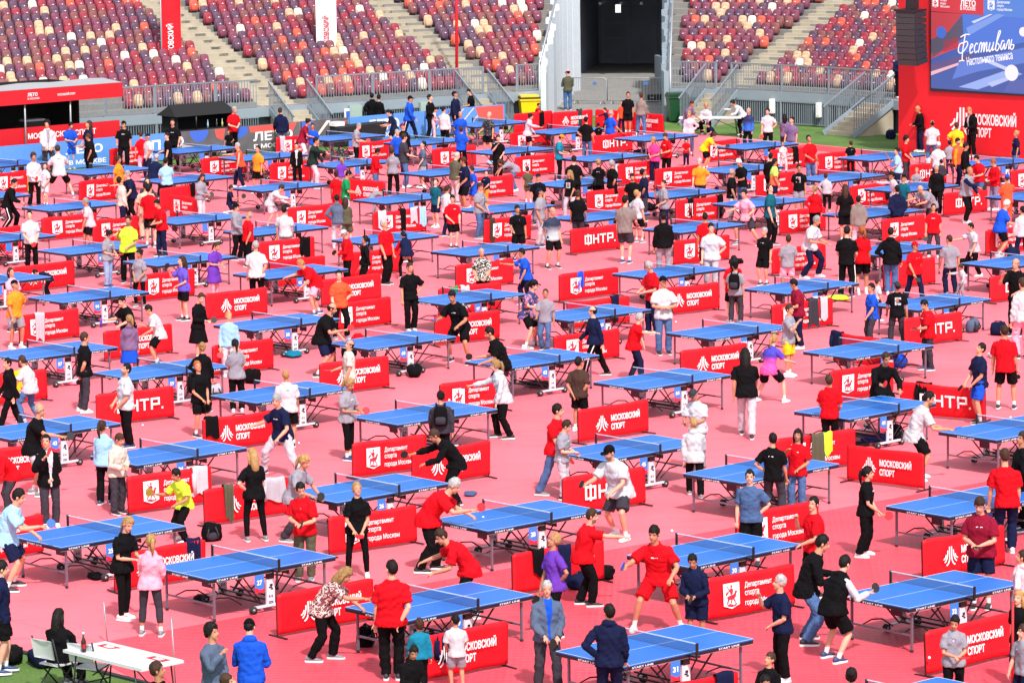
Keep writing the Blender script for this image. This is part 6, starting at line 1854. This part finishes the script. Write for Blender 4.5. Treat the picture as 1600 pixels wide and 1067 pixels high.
for P in people:
    P["px"] = proj(tuple(P["loc"]+Vector((0, 0, 1.0))))
    P["mark"] = base(P, 0) if c0[base(P, 0)] == 1 else base(P, 1) if c1[base(P, 1)] == 1 else None
    inframe = 20 < P["px"][0] < 1580 and P["px"][1] < 1040
    P["lm"] = P["mark"] if P["mark"] and inframe else None
marks = [P for P in people if P["lm"]]
def rel(px, Q, w=""):
    dx, dy = px[0]-Q["px"][0], px[1]-Q["px"][1]
    h = "left of" if dx < 0 else "right of"; v = "beyond" if dy < 0 else "in front of"
    return (h if abs(dx) > 1.3*abs(dy) else v)
def nearest(px, k, skip=None):
    return sorted((Q for Q in marks if Q is not skip), key=lambda Q: math.hypot(Q["px"][0]-px[0], (Q["px"][1]-px[1])*1.6))[k]
used = set()
def words(s): return len(s.split())
def the(Q):
    return "the "+Q["lm"]
def unique(opts):
    for s in opts:
        if s not in used and 4 <= words(s) <= 16: used.add(s); return s
    s = opts[-1]; used.add(s); return s
for P in sorted(people, key=lambda P: 0 if P["lm"] else 1):
    opts = []
    full = base(P, 2)+", "+posew(P)+", "+facew(P["fdeg"])
    if P["mark"]: opts.append(base(P, 1)+", "+posew(P)+", "+facew(P["fdeg"]))
    elif c2[base(P, 2)] == 1: opts += [full, base(P, 2)+", "+posew(P)]
    for k in range(9):
        Q = nearest(P["px"], k, P); w = rel(P["px"], Q)
        opts += [f"{base(P, 1)}, {posew(P)} {w} {the(Q)}", f"{base(P, 1)} {w} {the(Q)}"]
        if k < 5: opts.append(f"{base(P, 0)}, {w} {the(Q)}")
    if P["mark"] is None and c2[base(P, 2)] > 1: opts = [o for o in opts if o != full]
    P["label"] = unique(opts); P["o"]["label"] = P["label"]
    if P["mark"] is None: P["o"]["group"] = "people at the table tennis festival"
for P in people: P["o"]["group"] = "people at the table tennis festival"

def placed_label(prefixes, px):
    opts = []
    for k in range(9):
        Q = nearest(px, k); w = rel(px, Q)
        for p in prefixes: opts.append(f"{p} {w} {the(Q)}")
    return unique(opts)
for T in tables:
    nm = f"blue table tennis table with card {T['num']}" if T["num"] and T["c"].y < 106 else "blue table tennis table"
    T["label"] = placed_label([nm], T["px"]); T["o"]["label"] = T["label"]
for t, T in cards:
    px = proj(tuple(t.location))
    nm = f"blue card numbered {T['num']} on the table" if T["num"] else "small blank blue card on the table"
    tag(t, placed_label([nm, nm.replace("small ", "")], px), "sign", "number cards hanging on the tables")
BW = dict(A="red barrier lettered МОСКОВСКИЙ СПОРТ", B="red barrier with white crest", C="red barrier lettered ФНТР", N="plain red barrier")
for B in barriers:
    B["label"] = placed_label([BW[B["ds"]]], B["px"]); tag(B["o"], B["label"], "barrier", "low red barriers between the tables")

# ---- bats in hands
BATC = dict(r=("red", lin((206, 24, 40))), k=("black", (.012,.012,.014)), b=("blue", lin((40,96,200))), y=("olive yellow", lin((150,140,40))))
bat_me = {}
for k, (w, c) in BATC.items():
    m = MB(); pts = arc(0, .135, .079, -65, 245, 18)
    m.poly(pts, -.006, .006, mat("bat_rubber_"+k, c, .6)); blade = m.mesh("blade")
    m = MB(); m.box(-.013, .013, -.011, .011, -.045, .068, mat("bat_handle_wood", lin((170,120,80)), .6)); bat_me[k] = (blade, m.mesh("handle"))
for P in people:
    if not P["bat"]: continue
    K, S = P["K"], P["S"]; rz = Matrix.Rotation(P["face"], 4, 'Z')
    h = Vector(((K["wrR"]+K["hdR"]*.085)*S)); d = Vector(K["hdR"]).normalized()
    side = Vector((0, 0, 1)) if abs(d.z) < .6 else Vector((0, -1, 0))
    if P["r"].random() < .5: side = Vector((-1, 0, .3))
    zax = (d*.85+Vector((0, -.2, .25 if abs(d.z) < .8 else 0))).normalized(); yax = (side-zax*side.dot(zax)).normalized(); xax = yax.cross(zax)
    Mx = Matrix.Translation(P["loc"]) @ rz @ Matrix.Translation(h) @ Matrix((xax, yax, zax)).transposed().to_4x4()
    w = BATC[P["bat"]][0]
    lab = P["label"].split(",")[0]
    t = thing("table_tennis_bat", "", "bat", (0,0,0), 0, "bats held by players"); t.matrix_world = Mx
    opts = [f"{w} bat held by the {base(P, 1)}"] if c1[base(P, 1)] == 1 else []
    for k in range(9):
        Q = nearest(P["px"], k, P); ww = rel(P["px"], Q); opts += [f"{w} bat of {base(P, 0)}, {ww} {the(Q)}", f"{w} bat in hand, {ww} {the(Q)}"]
    t["label"] = unique(opts)
    for nm, me in zip(("blade", "handle"), bat_me[P["bat"]]): link(nm, me, t)
# ---- backpacks worn
for P in people:
    if "G" not in P["ex"]: continue
    K, S = P["K"], P["S"]; c_, f_ = torso_at(K, .30)
    t = thing("backpack", f"black backpack worn by the {base(P, 1)}", "backpack", P["loc"], P["face"]); used.add(t["label"])
    g = Geo(); g.rings([(c_-f_*.20+np.array([0,0,z]), w, d_, f_) for z, w, d_ in ((-.24,.10,.05),(-.21,.15,.09),(-.05,.16,.10),(.12,.15,.085),(.19,.11,.05),(.20,.05,.02))], 14)
    m = MB(); m.add([Vector(v)*S for v in g.v], g.f, cmat("blk"), True); m.obj("bag_body", t)
    g = Geo(); g.rings([(c_-f_*.30+np.array([0,0,z]), w, d_, f_) for z, w, d_ in ((-.2,.08,.02),(-.18,.115,.05),(-.06,.115,.05),(-.03,.08,.02))], 12)
    m = MB(); m.add([Vector(v)*S for v in g.v], g.f, cmat("dgry"), True); m.obj("pocket", t)
    for sg in (-1, 1):
        m = MB(); s_ = K["spine"][9]+np.array([sg*.10, 0, .02]); m.tube([Vector((c_-f_*.16+np.array([sg*.09,0,-.16]))*S), Vector((c_+f_*.0+np.array([sg*.19,0,-.05]))*S), Vector((s_+f_*.10-K["tdir"]*.12)*S), Vector((s_+np.array([0,0,.05]))*S), Vector((c_-f_*.16+np.array([sg*.08,0,.16]))*S)], .018*S, cmat("blk"), 6); m.obj("strap", t)

# ------------------------------------------------------------------ bags on the floor, clothes over the barriers, balls, bottles
def sack(name, color, size, seed, color2=None):
    """a soft slumped bag"""
    g = np.random.default_rng(seed); m = MB(); vs, fs = ell_geo((0,0,0), (1,1,1), 18, 12); out = []
    for v in vs:
        v = np.array(v); k = 1+.10*math.sin(v[0]*5+seed)+.08*math.sin(v[1]*7+v[2]*4+seed*2)+g.normal()*.02
        q = np.sign(v)*np.abs(v)**.75*k*np.array(size)
        out.append((q[0], q[1], max(q[2]+size[2]*.8, 0)))
    m.add(out, fs, color, True)
    return m
BAGS = """648 588 blk duffel|458 558 teal heap|842 605 blk heap|330 846 blk bag|350 812 blk case|1040 495 blk bag|1520 520 slate bag|1512 412 blk heap|1150 412 blk heap|1085 395 jean heap|1230 430 blk bag|930 905 blk duffel|905 918 nvy duffel|150 905 blk shoes|314 940 blk shoes|20 1035 blk duffel|65 1040 nvy duffel|572 1010 blk bag|115 600 pnk heap|735 775 slt case|1010 330 blk duffel|1560 560 wht heap|1005 245 nvy duffel|1560 525 nvy bag|845 325 blk bag|770 258 lblu heap|545 560 blk bag|1310 470 lime heap|1345 698 dgry shoes|1365 690 blu heap|1400 690 blk bag|1335 560 blk bag|1022 198 nvy duffel|1080 205 blk duffel|300 280 slate heap|1392 218 nvy bag|395 600 blk bag|335 625 lgry bag|1405 575 blu bag|940 330 blk bag|560 545 red bag"""
for k, spec in enumerate(BAGS.split("|")):
    px, py, c, kd = spec.split(); p = unproj(float(px), float(py)); p.z = .022
    size = dict(duffel=(.34,.17,.14), heap=(.30,.2,.07), bag=(.19,.13,.19), case=(.16,.12,.04), shoes=(.18,.13,.05))[kd]
    nm = dict(duffel="duffel_bag", heap="clothes_heap", bag="rucksack", case="bat_case", shoes="shoe_pair")[kd]
    wd = dict(duffel="duffel bag on the mat", heap="heap of clothes on the mat", bag="rucksack on the mat", case="bat case on the mat", shoes="shoes and bag on the mat")[kd]
    t = thing(nm, placed_label([f"{WORD[c]} {wd}", f"small {WORD[c]} {wd}"], (float(px), float(py))), nm.replace("_", " "), p, random.uniform(0, 3))
    sack(nm, cmat(c), size, k).obj("bag_body" if kd in ("duffel", "bag", "case") else "cloth", t)
    if kd in ("duffel", "bag"):
        m = MB(); z = size[2]*1.5; m.tube([(-.12, 0, z*.9), (-.08, .02, z*1.25), (.08, .02, z*1.25), (.12, 0, z*.9)], .012, cmat("dgry"), 6); m.obj("handle", t)
        if kd == "bag":
            for sg in (-1, 1):
                m = MB(); m.tube([(sg*.06, -size[1]*.8, z*.95), (sg*.09, -size[1]*1.25, z*.6), (sg*.11, -size[1]*1.2, .12), (sg*.09, -size[1]*.8, .05)], .016, cmat("dgry"), 6); m.obj("strap", t)
            m = MB(); m.ell((0, -size[1]*.82, z*.35), (size[0]*.62, size[1]*.35, z*.28), cmat("dgry" if c != "dgry" else "blk"), 12, 8); m.obj("pocket", t)
        m = MB(); m.tube([(-size[0]*.75, -.02, z*.98), (0, -.02, z*1.14), (size[0]*.75, -.02, z*.98)], .007, M_steel, 5); m.obj("zip", t)
    if kd == "shoes":
        m = MB(); m.box(.16, .3, -.1, .1, 0, .06, mat("shoe_box", lin((120,50,52)), .7)); m.obj("box", t)
def drape(B, u, color, w, drop, seed, label_c):
    """a garment hung over the top edge of a barrier"""
    g = np.random.default_rng(seed); m = MB(); nx = 14
    x0 = B["L"]*u; prof = []
    path = [(-.05-.0, BH-drop), (-.052, BH-drop*.7), (-.048, BH-drop*.4), (-.046, BH-.06), (-.035, BH+.012), (0.0, BH+.026), (.035, BH+.012), (.048, BH-.08), (.05, BH-drop*.45), (.05, BH-drop*.7)]
    vs = []
    ph = g.uniform(0, 6, 4)
    for j, (y, z) in enumerate(path):
        for i in range(nx+1):
            v = i/nx; taper = 1-.22*abs(j-4.5)/5*math.sin(ph[0])
            fold = .016*math.sin(v*13+ph[1]+j*.3)+.008*math.sin(v*29+ph[2])
            s_ = -1 if y < 0 else 1
            zz = z+(.05*math.sin(v*6+ph[3])*(1 if j in (0, 1, 9) else .25))
            vs.append((x0+(v-.5)*w*taper, y+s_*(abs(fold) if abs(y) > .02 else 0), zz))
    fs = [(j*(nx+1)+i, j*(nx+1)+i+1, (j+1)*(nx+1)+i+1, (j+1)*(nx+1)+i) for j in range(len(path)-1) for i in range(nx)]
    n = len(vs); inner = [(a, b-.012*(1 if b > .01 else -1 if b < -.01 else 0), c-.012*(1 if abs(b) < .04 else 0)) for a, b, c in vs]
    ring = list(range(0, nx))+[i*(nx+1)+nx for i in range(len(path)-1)]
    m.add(vs+inner, fs+[tuple(x+n for x in f[::-1]) for f in fs], cmat(color), True)
    for a_, z_, h_ in ((-.3, drop*.75, .3),):
        if w > .3: m.tube([(x0-w*.42, -.06, BH-.1), (x0-w*.47, -.075, BH-.28), (x0-w*.40, -.065, BH-drop*.95)], [.05,.045,.035], cmat(color), 8)
    px = proj(tuple(B["a"]+B["d"]*x0+Vector((0,0,.6))))
    t = thing("draped_garment", placed_label([f"{WORD[label_c]} garment draped over the red barrier", f"{WORD[label_c]} garment draped on barrier"], px), "garment", B["a"], math.atan2(B["d"].y, B["d"].x))
    m.obj("cloth", t)
def near_bar(px, py): return min(barriers, key=lambda B: math.hypot(B["px"][0]-px, B["px"][1]-py))
DRAPES = """330 668 blk .3|310 745 wht .34|355 768 olv .22|905 440 blu .22|1443 605 blk .34|1275 690 olv .3|1292 690 lime .16|595 335 wht .28|628 335 blk .14|645 335 lpnk .18|662 335 lblu .16|880 880 nvy .3|840 885 blk .26|1285 478 wht .2|1270 480 dgry .3|425 750 lgry .5|1078 320 blk .2|1128 318 blk .16|300 848 nvy .3|475 378 blk .36|960 520 nvy .2|1300 525 nvy .34|340 370 lgry .3|352 376 blk .26|300 295 blk .1|1385 258 blk .14|1130 1050 nvy .34|690 990 nvy .36|440 212 lgry .14|768 348 brn .2|800 345 lblu .2|845 175 blk .2|905 178 dgry .22|1005 345 blk .2|1390 500 nvy .1|60 565 lgry .3|27 575 yel .16|1242 240 blk .22|45 265 lime .2|708 450 grn .2|725 448 wht .26"""
for k, spec in enumerate(DRAPES.split("|")):
    px, py, c, w = spec.split(); px, py, w = float(px), float(py), float(w); B = near_bar(px, py)
    best = min((abs(proj(tuple(B["a"]+B["d"]*(B["L"]*u)+Vector((0,0,BH))))[0]-px), u) for u in np.linspace(.08, .92, 60))
    if best[0] > 14: continue
    drape(B, best[1], c, max(w, .22), .42+.12*(k % 3), k, c)
for px, py, z, lab in ((755, 808, .775, "white ball lying on the blue table with card 28"), (1050, 829, 1.2, "white ball in the air above the table with card 30"), (467, 692, .05, "white ball on the mat by the person's grey trousers"), (637, 731, .05, "white ball on the mat at the foot of a crest barrier"), (690, 884, .05, "white ball on the mat by the red shirted player's shoes"), (1452, 1027, .35, "white ball in front of the barrier's end post at the corner"), (702, 625, .95, "white ball flying over the table beside the backpack"), (1579, 652, .8, "white ball on the blue table at the right hand edge"), (223, 664, .05, "white ball on the mat beside the black trousers"), (1056, 503, .05, "white ball on the mat between two tables")):
    p = unproj(px, py, z); t = thing("table_tennis_ball", lab, "ball", p)
    m = MB(); m.ell((0,0,0), (.024,)*3, M_white, 10, 8); m.obj("ball_shell", t)
for px, py, c, lab in ((158, 512, "vio", "violet bottle standing by the wheel of a table"), (1384, 696, "blu", "blue bottle by the white upright of the table")):
    t = thing("bottle", lab, "bottle", unproj(px, py)+Vector((0,0,.022)))
    m = MB(); m.tube([(0,0,0),(0,0,.2),(0,0,.24)], [.035,.035,.018], cmat(c), 10); m.obj("body", t); m = MB(); m.tube([(0,0,.24),(0,0,.27)], .02, M_dark, 8); m.obj("cap", t)
